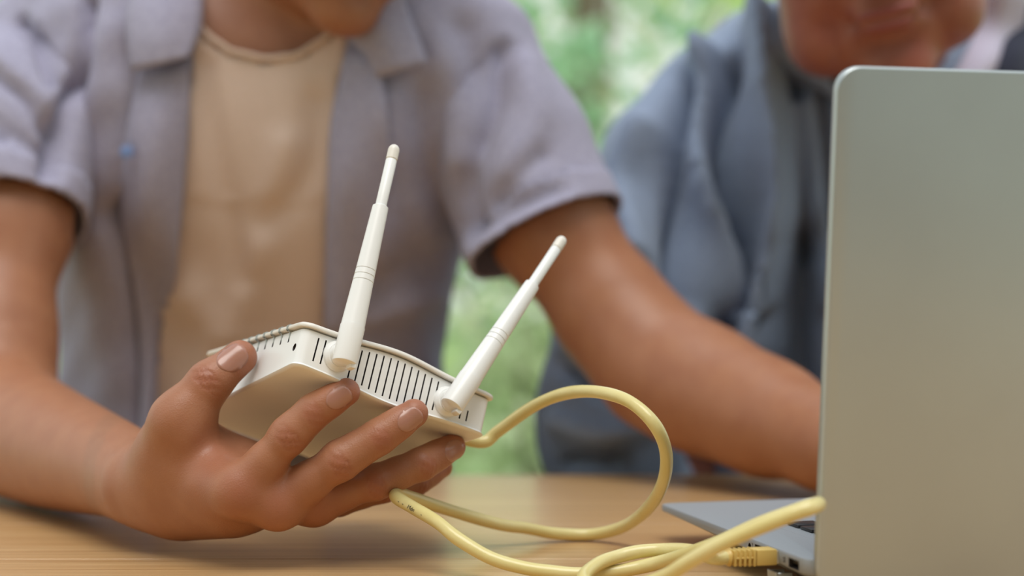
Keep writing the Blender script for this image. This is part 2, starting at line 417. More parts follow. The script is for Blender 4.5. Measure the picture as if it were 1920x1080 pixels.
# ================================================================ ROUTER
RR = np.array([[.83652, -.51238, .19417], [.41476, .82369, .38666], [-.35805, -.24292, .90155]])
RO = np.array([-.11538, .955, -.03537+T0+H]); RW, RD, HB = .1231, .158, .0110
RM = Matrix.Translation(Vector(RO)) @ Matrix(RR.tolist()).to_4x4()
def RL(x, y, z): return RO+RR@np.array([x, y, z])
def bump(x): return math.exp(-.5*((x-.060)/.0205)**2)
def zb(x, y): return -HB-.0033*bump(x)*math.exp(-(max(y, 0)/.05)**2)
def zt(x, y): return HB+.0040*bump(x)+.009*y/.083
router = empty('wifi_router', RL(RW/2, RD/2, zb(.06, .06)), 'white plastic wireless router with two antennas, held tilted in a hand', 'router')
def outline(x0, y0, x1, y1, r, xs=(), ys=()):
    """closed outline, back side (y0) first, with extra points on the straights"""
    pts = []
    def arc(cx, cy, a, n=7): 
        for i in range(n+1):
            t = math.radians(a+90*i/n); pts.append((cx+r*math.cos(t), cy+r*math.sin(t)))
    arc(x0+r, y0+r, 180); pts.extend([(x, y0) for x in xs if x0+r+1e-4 < x < x1-r-1e-4]); arc(x1-r, y0+r, 270)
    pts.extend([(x1, y) for y in ys if y0+r < y < y1-r]); arc(x1-r, y1-r, 0); pts.extend([(x, y1) for x in xs[::-1] if x0+r+1e-4 < x < x1-r-1e-4]); arc(x0+r, y1-r, 90)
    pts.extend([(x0, y) for y in ys[::-1] if y0+r < y < y1-r]); return pts
def capgrid(V, Fs, ring, zf, up):
    """fill a ring with strips that run from the back edge to the front edge, following the height zf"""
    N = len(ring); m = N//2; rows = [[ring[i] for i in range(m)]]; ts = [(j/22)**1.4 for j in range(1, 22)]
    for t in ts:
        cur = []
        for i in range(m):
            a, b = V[ring[i]], V[ring[N-1-i]]; x, y = a[0]*(1-t)+b[0]*t, a[1]*(1-t)+b[1]*t; cur.append(len(V)); V.append((x, y, zf(x, y)))
        rows.append(cur)
    rows.append([ring[N-1-i] for i in range(m)])
    for a, b in zip(rows[:-1], rows[1:]):
        for k in range(m-1):
            q = (a[k], a[k+1], b[k+1], b[k]); Fs.append(q if up else q[::-1])
def router_shell(name, prof, m, parent, z_lo, z_hi, xs, ys, r=.0065):
    """prof: list of (inset, t) from bottom to top, t 0..1 between z_lo and z_hi"""
    V, Fs, rings = [], [], []
    for ins, t, dz in prof:
        o = outline(ins, ins, RW-ins, RD-ins, max(r-ins, .001), xs, ys); rings.append(list(range(len(V), len(V)+len(o))))
        for x, y in o: V.append((x, y, z_lo(x, y)*(1-t)+z_hi(x, y)*t+dz))
    n = len(rings[0])
    for a, b in zip(rings[:-1], rings[1:]):
        for k in range(n): Fs.append((a[k], a[(k+1) % n], b[(k+1) % n], b[k]))
    capgrid(V, Fs, rings[0], lambda x, y: z_lo(x, y)+prof[0][2], False); capgrid(V, Fs, rings[-1], lambda x, y: z_hi(x, y)+prof[-1][2], True)
    me = mesh(name, V, Fs); return me
xs = [i*.0031 for i in range(3, 38)]; ys = []
me = router_shell('shell', [(.0022, 0, .0), (.0006, 0, .0004), (.0, 0, .0012), (.0012, 0, .0024), (.0011, 1, -.0006), (.0016, 1, -.0003)], WHITE, router, zb, zt, xs, ys)
me.transform(RM); shell = put('shell', me, WHITE, router, None); smooth_by_angle(me, 40)
me = router_shell('lid', [(.0034, 1, .0004), (.0030, 1, .0005), (-.0010, 1, .0006), (-.0014, 1, .0012), (-.0012, 1, .0026), (.0002, 1, .0034), (.002, 1, .0038)], CREAM, router, zb, zt, xs, ys)
me.transform(RM); top = put('top_cover', me, CREAM, router, None); smooth_by_angle(me, 50)
def boolean_cut(o, cutter_bm):
    cm = bpy.data.meshes.new('cut'); cutter_bm.to_mesh(cm); cutter_bm.free(); c = bpy.data.objects.new('cut', cm); COL.objects.link(c)
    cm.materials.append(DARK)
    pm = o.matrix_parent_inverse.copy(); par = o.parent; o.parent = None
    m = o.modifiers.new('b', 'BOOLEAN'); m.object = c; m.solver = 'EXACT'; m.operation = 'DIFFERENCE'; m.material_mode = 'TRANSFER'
    bpy.context.view_layer.update(); dg = bpy.context.evaluated_depsgraph_get()
    me = bpy.data.meshes.new_from_object(o.evaluated_get(dg)); o.modifiers.clear(); o.data = me
    o.parent = par; o.matrix_parent_inverse = pm; bpy.data.objects.remove(c); smooth_by_angle(me, 40)
# ventilation slots sunk into the back wall, reset hole and light slots in the left side
bm = bmesh.new()
def sbox(x0, x1, y0, y1, z0, z1): box_bm(bm, (x1-x0, y1-y0, z1-z0), RM @ Matrix.Translation(((x0+x1)/2, (y0+y1)/2, (z0+z1)/2)))
slots = [(.0104, -.0057, .0081), (.0149, -.0057, .0084)]
for i in range(13):
    x = .0325+.00452*i; g = math.exp(-.5*((x-.0595)/.021)**2)
    slots.append((x, -.0053-.0050*g, .0078+.0050*g))
slots += [(.1044, -.0064, -.0005), (.1088, -.0064, .0)]
for x, a, b in slots: sbox(x-.00045, x+.00045, -.001, .0042, a, b)
sbox(RW-.003, RW+.003, .045, .060, -.006, .006)
bmesh.ops.create_cone(bm, cap_ends=True, segments=20, radius1=.0022, radius2=.0022, depth=.008, matrix=RM @ Matrix.Translation((.001, .0098, .0012)) @ Matrix.Rotation(math.pi/2, 4, 'Y'))
for i in range(9):
    y = .0215+.0118*i; sbox(-.001, .0026, y-.0009, y+.0010, zt(0, y)-.0066, zt(0, y)-.0004)
boolean_cut(shell, bm)
# clear light pipes: bars hooked over the rim of the left side, running down into their slots
for i in range(9):
    y = .0215+.0118*i; z = zt(0, y); w = .0008
    V = [(.0022, y-w*.3, z-.0064), (.0022, y+w*.3, z-.0064), (.0012, y-w, z-.0035), (.0012, y+w, z-.0035), (.0004, y-w, z-.0002), (.0004, y+w, z-.0002),
         (-.0018, y-w, z+.0004), (-.0018, y+w, z+.0004), (-.0019, y-w, z+.0026), (-.0019, y+w, z+.0026), (-.0006, y-w, z+.0038), (-.0006, y+w, z+.0038), (.004, y-w, z+.0041), (.004, y+w, z+.0041)]
    k = len(V); V += [(a+.0012, b, c-.0008) for a, b, c in V]
    Fs = []
    for j in range(0, k-2, 2): Fs += [(j, j+1, j+3, j+2), (k+j, k+j+2, k+j+3, k+j+1), (j, j+2, k+j+2, k+j), (j+1, k+j+1, k+j+3, j+3)]
    Fs += [(0, k, k+1, 1), (k-2, k-1, 2*k-1, 2*k-2)]
    me = mesh('pipe', [RL(*p) for p in V], Fs); put('light_pipe', me, LIGHTPIPE, router, smooth=False)
# moulded oval patch on the left side
slab('logo_plate', rrect(.040, -.0085, .082, .0065, .005, 6), 0, .0005, CREAM, router, RM @ Matrix(((0, 0, -1, .0018), (1, 0, 0, 0), (0, 1, 0, 0), (0, 0, 0, 1))), .0003, 1)
def antenna(cx, cz, ang, label):
    """socket disc on the back wall, pivot and a three-section rod in the plane of the wall"""
    w = tag(put('antenna_socket', lathe([(.0088, -.0005), (.0088, .0012), (.0082, .0022), (.0074, .0030), (.0070, .0034)], 36,
        RM @ Matrix.Translation((cx, 0.0016, cz)) @ Matrix.Rotation(math.pi/2, 4, 'X')), WHITE, router, None))
    yc = -.0100
    put('pivot', lathe([(.0063, .0), (.0063, .0052), (.0055, .0056), (.0055, .0062), (.0066, .0066), (.0066, .0080), (.0060, .0100)], 30,
        RM @ Matrix.Translation((cx, -.0006, cz)) @ Matrix.Rotation(math.pi/2, 4, 'X')), WHITE, w, None)
    M = RM @ Matrix.Translation((cx, yc, cz)) @ Matrix.Rotation(ang, 4, 'Y')
    L = .1345; b = -.0068
    prof = [(.0056, b), (.0066, b+.0006), (.0068, b+.0015), (.0069, .0135), (.00690, .0150)]
    base = tag(put('antenna', lathe(prof, 36, M), WHITE, router, None))
    # yoke lip at the foot
    bm = bmesh.new(); box_bm(bm, (.0036, .0066, .0030), M @ Matrix.Translation((.0040, -.0010, b-.0006)), .0008, 2)
    me = from_bm(bm); smooth_by_angle(me); put('yoke', me, WHITE, base, None)
    zr = [.0455, .0475, .0512]; pr = [(.00665, .0151)]
    def rad(z): return .00665+(.00440-.00665)*(z-.0151)/(.0885-.0151)
    for z in (.0420, .0455, .0490):
        r = rad(z); pr += [(r, z-.0003), (r-.00035, z-.0002), (r-.00035, z+.0002), (r, z+.0003)]
    pr += [(.0046, .0872), (.0045, .0884), (.0040, .0888)]
    put('sleeve', lathe(pr, 36, M), WHITE, base, None)
    put('rod', lathe([(.0032, .0870), (.0032, .1180), (.0029, .1186)], 28, M), WHITE, base, None)
    tip = [(.0030, .1186), (.0033, .1190), (.0033, .1245)]+[(.0033*math.cos(t), .1245+.0038*math.sin(t)) for t in np.linspace(.15, 1.45, 7)]
    put('tip_cap', lathe(tip, 28, M), CREAM, base, None)
antenna(.0226+.0012, .0022, math.radians(-1.0), '')
antenna(.0938+.0010, .0006, math.radians(21.0), '')

# ================================================================ LAPTOP
yw = math.atan2(.0549, .22); hx = Vector((math.cos(yw), math.sin(yw), 0)); hy = Vector((-math.sin(yw), math.cos(yw), 0))
LM = Matrix((( hx.x, hy.x, 0, .1470), (hx.y, hy.y, 0, .866), (0, 0, 1, T0), (0, 0, 0, 1)))
laptop = empty('laptop', LM @ Vector((.18, .12, 0)), 'open silver laptop seen from behind its lid at the right edge', 'laptop')
LW, LD = .357, .232
def ring(ins, z, y0=.004): return [(x, y, z) for x, y in rrect(ins, y0+ins*.3, LW-ins, LD-ins, .008, 6)]
V, Fs = [], []; R_ = [ring(.020, .0035), ring(.016, .0045), ring(.0025, .0128), ring(.0006, .0136), ring(0, .0146), ring(0, .0206), ring(.0004, .0216), ring(.0014, .0220)]
for r in R_: V += [(x, y, .022-(.022-z)*(1-.52*y/LD)) for x, y, z in r]
n = len(R_[0])
for i in range(len(R_)-1):
    for k in range(n): Fs.append((i*n+k, i*n+(k+1) % n, (i+1)*n+(k+1) % n, (i+1)*n+k))
Fs += [tuple(range(n))[::-1], tuple((len(R_)-1)*n+k for k in range(n))]
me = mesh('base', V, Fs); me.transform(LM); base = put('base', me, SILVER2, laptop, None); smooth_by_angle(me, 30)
bm = bmesh.new()
def lbox(x0, x1, y0, y1, z0, z1): box_bm(bm, (x1-x0, y1-y0, z1-z0), LM @ Matrix.Translation(((x0+x1)/2, (y0+y1)/2, (z0+z1)/2)))
# side ports: (y along the side, half length, z0, z1)
lbox(-.002, .010, .0145, .0275, .0148, .0196)      # usb
lbox(-.002, .014, .0405, .0530, .0110, .0212)      # ethernet
lbox(-.002, .010, .0590, .0730, .0152, .0198)      # video
bmesh.ops.create_cone(bm, cap_ends=True, segments=20, radius1=.0021, radius2=.0021, depth=.02, matrix=LM @ Matrix.Translation((.004, .0805, .0172)) @ Matrix.Rotation(math.pi/2, 4, 'Y'))
lbox(.030, LW-.030, .022, .130, .0212, .03)         # keyboard well
boolean_cut(base, bm)
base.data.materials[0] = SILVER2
rbox('port_tongue', (.0070, .0110, .0016), (.0050, .0210, .0180), KEYM, laptop, .0002, 1, LM)
rbox('port_tongue', (.0070, .0110, .0014), (.0050, .0660, .0172), KEYM, laptop, .0002, 1, LM)
# fold-down jaw below the network port
jaw = slab('network_port_jaw', [(.0405, .0098), (.0530, .0098), (.0515, .0022), (.0490, .0016), (.0445, .0016), (.0420, .0022)], -.0002, .0012, SILVER, laptop,
           LM @ Matrix(((0, 0, 1, -.0012), (1, 0, 0, 0), (0, 1, 0, 0), (0, 0, 0, 1))), .0003, 1)
for y in (.0415, .0520): rbox('jaw_side', (.0090, .0012, .0070), (.0035, y, .0060), SILVER, jaw, .0003, 1, LM)
rbox('rubber_foot', (.02, .012, .0125), (.045, .205, .0063), KEYM, laptop, .001, 1, LM); rbox('rubber_foot', (.02, .012, .0125), (LW-.045, .205, .0063), KEYM, laptop, .001, 1, LM)
rbox('rubber_foot', (.02, .012, .0050), (.045, .03, .0026), KEYM, laptop, .001, 1, LM); rbox('rubber_foot', (.02, .012, .0050), (LW-.045, .03, .0026), KEYM, laptop, .001, 1, LM)
# keyboard
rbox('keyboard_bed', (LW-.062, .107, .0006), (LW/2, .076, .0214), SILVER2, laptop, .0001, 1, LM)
ks = .0190; keym = {}
for r in range(6):
    y = .1165-r*ks*.98; x = .0385; widths = [1]*15
    if r == 0: widths = [1, 1, 1, 1, 5.3, 1, 1, 1, 1, 1]
    if r == 1: widths = [2.2]+[1]*10+[2.1]
    if r == 2: widths = [1.7]+[1]*11+[1.6]
    if r == 3: widths = [1.4]+[1]*13
    if r == 5: widths = [.95]*15
    for w in widths:
        if x+w*ks > LW-.034: break
        kw = round(w, 2)
        if kw not in keym:
            bm = bmesh.new(); box_bm(bm, (w*ks-.0028, ks-.0030, .0018), Matrix(), .0005, 2); m_ = from_bm(bm); smooth_by_angle(m_); m_.materials.append(KEYM); keym[kw] = m_
        o = bpy.data.objects.new('key', keym[kw]); COL.objects.link(o); o.parent = laptop
        o.matrix_parent_inverse = parent_world(laptop).inverted(); o.matrix_basis = LM @ Matrix.Translation((x+w*ks/2, y, .0228)); x += w*ks
rbox('touchpad', (.105, .068, .0005), (LW/2-.02, .180, .0222), SILVER, laptop, .0001, 1, LM)
# lid
le = math.radians(5.6)
LID = LM @ Matrix.Translation((.0035, .0010, .0060)) @ Matrix.Rotation(math.pi/2+le, 4, 'X')
# local x along hinge, local y up the lid, local z towards the photographer
lid = slab('screen_lid', rrect(0, 0, LW, .2585, .0125, 10), -.0062, 0, SILVER, laptop, LID, .0016, 4)
slab('display', rrect(.006, .014, LW-.006, .252, .004, 4), -.0066, -.0060, SCREEN, lid, LID, 0)
hm = LM @ Matrix.Translation((.10, .006, .013)) @ Matrix.Rotation(math.pi/2, 4, 'Y')
for dx in (.0, .13): put('hinge', lathe([(.0045, 0), (.0052, .0008), (.0052, .035), (.0045, .0358)], 20, LM @ Matrix.Translation((.08+dx, .0095, .0135)) @ Matrix.Rotation(math.pi/2, 4, 'Y')), KEYM, laptop, None)
def text(name, s, M, size, m, parent):
    cu = bpy.data.curves.new('t', 'FONT'); cu.body = s; cu.size = size; cu.extrude = .00003; cu.align_x = 'CENTER'; cu.align_y = 'CENTER'
    o = bpy.data.objects.new('t', cu); COL.objects.link(o); bpy.context.view_layer.update()
    me = bpy.data.meshes.new_from_object(o.evaluated_get(bpy.context.evaluated_depsgraph_get())); bpy.data.objects.remove(o); bpy.data.curves.remove(cu)
    me.transform(M); me.materials.clear(); return put(name, me, m, parent, smooth=False)
SIDE = LM @ Matrix(((0, 0, -1, -.0001), (-1, 0, 0, 0), (0, 1, 0, 0), (0, 0, 0, 1)))
text('port_symbol', 'SS', SIDE @ Matrix.Translation((-.0330, .0176, 0)) @ Matrix.Rotation(math.pi/2, 4, 'Z'), .0036, INK, laptop)
text('port_symbol', 'HDMI', SIDE @ Matrix.Translation((-.0765, .0176, 0)) @ Matrix.Rotation(math.pi/2, 4, 'Z'), .0018, INK, laptop)

# ================================================================ CABLE
CR = .00365
pts = [tuple(RL(RW-.008, .052, 0)), tuple(RL(RW+.004, .052, 0))]
path = [(905, 829, 1.055), (935, 808, 1.055), (1000, 762, 1.04), (1060, 738, 1.02), (1120, 735, .995), (1180, 753, .975), (1228, 797, .965), (1249, 850, .975), (1243, 905, .995),
        (1215, 953, 1.03), (1170, 987, 1.06), (1110, 1002, 1.078), (1040, 1000, 1.075), (985, 990, 1.065), (940, 984, 1.055), (880, 968, 1.04), (810, 946, 1.02), (770, 932, 1.005), (745, 925, .993),
        (744, 933, .983), (775, 952, .975), (820, 979, .96), (860, 1011, .95), (920, 1046, .943), (980, 1064, .938), (1040, 1073, .935), (1095, 1076, .934), (1165, 1070, .938),
        (1231, 1056, .935), (1285, 1040, .915), (1350, 1016, .89), (1430, 980, .868), (1500, 955, .853), (1529, 946, .847), (1534, 946, .838), (1520, 952, .830),
        (1483, 965, .829), (1411, 994, .832), (1340, 1026, .838), (1292, 1053, .845), (1250, 1079, .855), (1200, 1098, .87), (1145, 1106, .885), (1103, 1097, .900),
        (1096, 1079, .915), (1122, 1057, .930), (1153, 1045, .938), (1200, 1034, .942), (1250, 1031, .940), (1296, 1033, .925)]
pts += [tuple(P(*p)) for p in path]
yplug = .0467; pc = lambda x, z=.0176: tuple(LM @ Vector((x, yplug, z)))
pts += [pc(-.0330), pc(-.0250)]
cp = catmull(pts, 9)
cable = put('network_cable', tube_mesh(cp, CR*(1+.03*np.sin(np.arange(len(cp))*.37)*np.sin(np.arange(len(cp))*.11)), 18, True), YELLOW)
tag(cable, 'pale yellow network cable looping from the router to the laptop port', 'cable')
PM = LM @ Matrix.Translation((-.0265, yplug, .0176)) @ Matrix.Rotation(math.pi/2, 4, 'Y')   # local z runs into the laptop
bm = bmesh.new(); box_bm(bm, (.0082, .0112, .0112), PM @ Matrix.Translation((0, 0, .0205)), .0007, 2)
me = from_bm(bm); smooth_by_angle(me); plug = put('plug_boot', me, YPLUG, cable, None)
prof = []
def ringbox(z0, z1, sx, sy):
    b = bmesh.new(); box_bm(b, (sx, sy, z1-z0), PM @ Matrix.Translation((0, 0, (z0+z1)/2)), .0006, 2); m_ = from_bm(b); smooth_by_angle(m_); return m_
for i in range(5):
    s = .0072+.0002*i; put('boot_rib', ringbox(.0028+.0026*i, .0043+.0026*i, .0084+.0001*i, .0098+.0003*i), YPLUG, plug, None)
put('boot_core', lathe([(.0037, -.002), (.0039, 0), (.0046, .0010), (.0047, .0018), (.0033, .0025), (.0033, .016)], 24, PM), YPLUG, plug, None)
bm = bmesh.new(); box_bm(bm, (.0010, .0098, .0132), PM @ Matrix.Translation((0, 0, .0094)), .0003, 1); put('boot_spine', from_bm(bm), YPLUG, plug, False)
bm = bmesh.new(); box_bm(bm, (.0070, .0108, .0120), PM @ Matrix.Translation((0, 0, .0310)), .0004, 1); put('clear_plug', from_bm(bm), CLEAR, cable, False)
# faint print on the jacket close to the hand
def on_jacket(px, py):
    i = int(np.argmin(np.linalg.norm(PX(cp[:len(cp)//2])-np.array([px, py]), axis=1)+200*(cp[:len(cp)//2, 1] > .985))); c = cp[i]; t = cp[i+1]-cp[i-1]; t /= np.linalg.norm(t)
    n = np.array([0, 0, T0+H])-c; n -= t*(n@t); n /= np.linalg.norm(n); b = np.cross(n, t)
    c = c+n*CR*.97-b*.0010+n*.00012
    return Matrix(((t[0], b[0], n[0], c[0]), (t[1], b[1], n[1], c[1]), (t[2], b[2], n[2], c[2]), (0, 0, 0, 1)))
text('jacket_print', 'Mdn', on_jacket(779, 953), .0034, INK, cable)
for x, y in ((757, 940), (764, 944), (800, 966)): text('jacket_print', '-', on_jacket(x, y), .0034, INK, cable)

# ================================================================ YOUNG MAN
def tuck(V, sd, depth, mask):
    d = sd.ev(V); m = (d > -depth) & (d < .05) & mask; V = V.copy()
    V[m] -= sd.grad(V[m])*(d[m]+depth)[:, None]; return V
def young():
    p = empty('person', P(480, 900, 1.62)*np.array([1, 1, 0]), 'young man in an open lavender grey shirt over a beige t-shirt, holding the router', 'person')
    # ---- hand that holds the router
    hs = SDF(); q = P
    wr = q(268, 908, 1.055)
    J = {
     'index': [(452, 922, .972, .0120), (543, 815, .966, .0099), (590, 770, .966, .0087), (649, 735, .9655, .0077)],
     'middle': [(522, 944, .978, .0114), (640, 862, .968, .0104), (712, 818, .970, .0090), (776, 775, .973, .0080)],
     'ring': [(588, 938, .996, .0106), (704, 904, .992, .0093), (790, 870, 1.000, .0085), (848, 838, 1.012, .0077)],
     'little': [(635, 934, 1.022, .0096), (718, 914, 1.026, .0080), (780, 903, 1.040, .0072), (828, 876, 1.052, .0066)]}
    th = [(306, 900, 1.040, .0200), (338, 788, .995, .0142), (392, 718, .998, .0122), (450, 670, 1.0045, .0098)]
    mc = {'index': (305, 900, 1.040, .0185), 'middle': (300, 925, 1.042, .0185), 'ring': (300, 930, 1.048, .0175), 'little': (300, 932, 1.058, .0170)}
    # forearm, upper arm
    arm = [(wr, .0235), (q(215, 880, 1.11), .0275), (q(110, 845, 1.21), .0380), (q(30, 810, 1.285), .0447), (q(-25, 778, 1.33), .0455)]
    ap = catmull([(*a, b) for a, b in arm], 12); arm = [(a[:3], a[3]) for a in ap]
    arm = [(a, b+.0025) for a, b in arm]
    hs.chain(arm, .0004); hs.chain([(q(-25, 778, 1.33), .0445), (q(-12, 640, 1.36), .0415)], .03)
    for f, b in mc.items(): hs.cone(q(*b[:3]), q(*J[f][0][:3]), b[3], J[f][0][3]-.0005, .010)
    hs.cone(q(350, 925, 1.03), q(470, 930, 1.00), .021, .012, .02)         # body of the palm
    hs.cone(q(345, 934, 1.03), q(430, 950, 1.00), .0160, .0125, .02)       # edge of the hand
    hs.cone(q(335, 850, 1.01), q(425, 905, .985), .015, .012, .022)       # web of the thumb
    hs.cone(q(352, 838, 1.03), q(480, 868, 1.015), .0155, .0110, .02)
    hs.cone(q(*th[0][:3]), q(*th[1][:3]), th[0][3], th[1][3], .022)
    hs.cone(q(*th[1][:3]), q(*th[2][:3]), th[1][3], th[2][3]-.0004, .014)
    hs.cone(q(*th[2][:3]), q(*th[3][:3]), th[2][3]-.0004, th[3][3], .006)
    for f, jj in J.items():
        for i in range(3):
            a, b = jj[i], jj[i+1]; ra, rb = a[3], b[3]
            A, B = q(*a[:3]), q(*b[:3]); m = A+(B-A)*.5; rm = (ra+rb)/2*(.93 if i else .93)
            hs.cone(A, m, ra, rm, .006 if i else .007); hs.cone(m, B, rm, rb, .006)
    for f, (dx, dy) in (('index', (-4, -2)), ('middle', (-2, 6)), ('ring', (0, 8))):   # knuckles and finger-joint swell
        a = J[f][0]; hs.ell(q(a[0]+dx, a[1]+dy, a[2]-.0035), (.0095, .0080, .0085), None, .016)
    fine_lo = -.262
    V, Q = hs.net(.00115, clip=(np.array([fine_lo, -9, -9]), np.array([9, 9, 9]))); N = hs.grad(V)
    # creases over the finger joints, nail beds, colour of knuckles and tips
    tint = np.zeros(len(V)); crease = np.zeros(len(V)); disp = np.zeros(len(V)); nails = []
    cam_p = np.array([0, 0, T0+H])
    def frame(a, b, lean=(0, 0, 0)):
        A, B = q(*a[:3]), q(*b[:3]); t = (B-A)/np.linalg.norm(B-A); n = cam_p-B; n = n/np.linalg.norm(n)+np.array(lean); n = n-t*(n@t); n /= np.linalg.norm(n)
        return B, t, n, np.cross(n, t)
    lean = {'index': (.30, 0, .05), 'middle': (.30, 0, -.10), 'ring': (.25, 0, -.25), 'little': (.1, 0, -.5)}
    for f, jj in list(J.items())+[('thumb', th)]:
        ln = lean.get(f, (.05, 0, .45))
        for i in (1, 2):
            if f == 'thumb' and i == 1: continue
            B, t, n, s = frame(jj[i-1], jj[i], ln); t2 = q(*jj[i+1][:3])-B; t2 /= np.linalg.norm(t2); tm = t+t2; tm /= np.linalg.norm(tm)
            r = V-B; a = r@tm; u = r@s; h = r@n; rr = jj[i][3]
            on = np.clip(h/rr*1.6-.5, 0, 1)*np.exp(-(a/(rr*.9))**2)*np.exp(-(u/(rr*.85))**2)
            am = .00060 if i == 1 or f == 'thumb' else .00034
            for k, a0 in enumerate((-.0042, -.0021, 0, .0021, .0042)):
                c = a-a0*(1-.45*(u/rr)**2)-.0004*np.sin(u*900+k*2.1); disp -= am*1.5*on*np.exp(-(c/.00065)**2); crease = np.maximum(crease, on*np.exp(-(c/.0009)**2))
            disp += .0006*on; tint = np.maximum(tint, .28*on)
        B, t, n, s = frame(jj[2], jj[3], ln); r = V-B; tint = np.maximum(tint, .55*np.exp(-np.sum(r*r, 1)/(.0125**2)))
        nails.append((f, B, t, n, s, jj[3][3], jj[3][3]*(1.0 if f != 'thumb' else 1.0)))
    for f in ('index', 'middle', 'ring'):
        a = J[f][0]; r = V-q(a[0], a[1]+4, a[2]-.012); tint = np.maximum(tint, .5*np.exp(-np.sum(r*r, 1)/(.012**2)))
    r = V-q(400, 880, .98); tint = np.maximum(tint, .35*np.exp(-np.sum(r*r, 1)/(.02**2)))
    # tendons on the back of the hand and soft wrinkles at the thumb base
    disp += .0004*np.sin(V@np.array([260., 40, -190]))*np.exp(-np.sum((V-q(360, 850, .98))**2, 1)/.02**2)
    tint = np.clip(tint+.35*crease, 0, 1)
    V = V+N*disp[:, None]
    hand_bvh = BVHTree.FromPolygons([tuple(v) for v in V], [tuple(map(int, a)) for a in Q])
    # ---- rest of the body
    bs = SDF(); bs.chain(arm, .0004)
    bs.chain([(q(-25, 778, 1.33), .0445), (q(-12, 640, 1.36), .0415)], .03); bs.chain([(q(-12, 640, 1.36), .0415), (q(12, 420, 1.41), .0455), (q(75, 130, 1.49), .056)], .03)
    neck = q(500, 85, 1.53)
    bs.chain([(q(75, 110, 1.50), .055), (q(260, 60, 1.52), .060), (neck, .055), (q(740, 60, 1.52), .060), (q(880, 125, 1.50), .052)], .06)
    bs.cone(q(300, 190, 1.53), q(700, 190, 1.53), .085, .085, .08); bs.cone(q(400, 400, 1.57), q(590, 400, 1.57), .10, .10, .10)
    bs.cone(q(400, 700, 1.63), q(580, 700, 1.63), .10, .10, .10); bs.cone(q(400, 1100, 1.68), q(580, 1100, 1.68), .11, .11, .10)
    # arm to the laptop
    bs.chain([(q(880, 130, 1.50), .052), (q(1035, 430, 1.46), .0455), (q(1150, 588, 1.44), .042), (q(1238, 690, 1.415), .0435)], .03)
    bs.chain([(q(1238, 690, 1.415), .0435), (q(1330, 736, 1.38), .0425), (q(1440, 785, 1.33), .037), (q(1560, 830, 1.27), .029), (q(1650, 860, 1.205), .024)], .035)
    kx = q(1650, 860, 1.205)
    for i, (dx, dz) in enumerate(((-.036, 0), (-.012, .004), (.012, .003), (.036, -.002))):
        a = kx+np.array([.01+dx*.6, -.085, .004]); bs.cone(kx+np.array([dx*.35, 0, 0]), a, .018, .0105, .015)
        b = a+np.array([dx*.15, -.035, .006]); c = b+np.array([0, -.026, -.022]); bs.chain([(a, .0095), (b, .0085), (c, .0075)], .005)
    bs.cone(kx, kx+np.array([-.035, -.045, -.004]), .016, .011, .015); bs.cone(kx+np.array([-.035, -.045, -.004]), kx+np.array([-.04, -.085, -.010]), .011, .0085, .006)
    # head looking down towards the laptop
    HR = rotm(36, 28, -4); s = 1.0; chin = q(640, 62, 1.395); ho = chin-HR@np.array([0, -.078, -.112])
    g = head(bs, ho, HR, s); bs.cone(ho+HR@np.array([0, .03, -.03]), neck+np.array([0, .02, -.01]), .052, .056, .03)
    Vb, Qb = bs.net(.0048)
    torso = SDF()
    torso.chain([(q(110, 125, 1.50), .052), (q(270, 75, 1.52), .062), (neck, .056), (q(730, 75, 1.52), .062), (q(860, 140, 1.50), .050)], .06)
    torso.cone(q(300, 190, 1.53), q(700, 190, 1.53), .088, .088, .08); torso.cone(q(390, 400, 1.57), q(600, 400, 1.57), .103, .103, .10)
    torso.cone(q(390, 700, 1.63), q(600, 700, 1.63), .105, .105, .10); torso.cone(q(390, 960, 1.68), q(600, 960, 1.68), .11, .11, .10)
    sh = SDF()
    sh.chain([(q(75, 120, 1.50), .062), (q(260, 62, 1.52), .066), (neck, .058), (q(740, 62, 1.52), .066), (q(880, 125, 1.50), .060)], .06)
    sh.cone(q(290, 190, 1.53), q(710, 190, 1.53), .096, .096, .08); sh.cone(q(340, 400, 1.57), q(625, 400, 1.57), .112, .112, .10)
    sh.cone(q(360, 700, 1.63), q(590, 700, 1.63), .115, .115, .10); sh.cone(q(340, 1000, 1.66), q(600, 1000, 1.66), .125, .125, .10)
    sleeves = [[(q(75, 120, 1.50), .062), (q(35, 240, 1.45), .062), (q(14, 350, 1.42), .0545), (q(6, 425, 1.41), .0535), (q(3, 500, 1.40), .0535)],
               [(q(880, 130, 1.50), .062), (q(960, 290, 1.475), .062), (q(1016, 425, 1.455), .059), (q(1042, 482, 1.45), .059)]]
    sht = SDF(); sht.p = list(sh.p)
    for c in sleeves: sh.chain(c, .035)
    edges = lambda Y: (np.interp(Y, [0, 200, 400, 620, 800, 1000], [382, 352, 338, 312, 280, 262]), np.interp(Y, [0, 60, 300, 620, 800], [700, 645, 618, 608, 600]))
    pb = PX(Vb); bare = (np.abs(pb[:, 0]-500) < 170) & (pb[:, 1] < 150) | (np.linalg.norm(Vb-ho, axis=1) < .155)
    ax_ = lambda a, b: (Vb-q(*b))@((q(*b)-q(*a))/np.linalg.norm(q(*b)-q(*a)))
    arm1 = (Vb[:, 1] < 1.335) & (Vb[:, 0] < 0) & (pb[:, 1] > 560) | (pb[:, 0] < 140) & (pb[:, 1] > 250) & (ax_((40, 260, 1.45), (22, 412, 1.413)) > -.010) & (Vb[:, 1] < 1.45)
    arm2 = (pb[:, 0] > 840) & (ax_((960, 290, 1.475), (1035, 440, 1.452)) > -.010)
    Vb = tuck(Vb, sh, .036, ~(bare | arm1 | arm2)); Vb = tuck(Vb, torso, .009, ~(bare | arm1 | arm2) & (np.abs(pb[:, 0]-500) < 260))
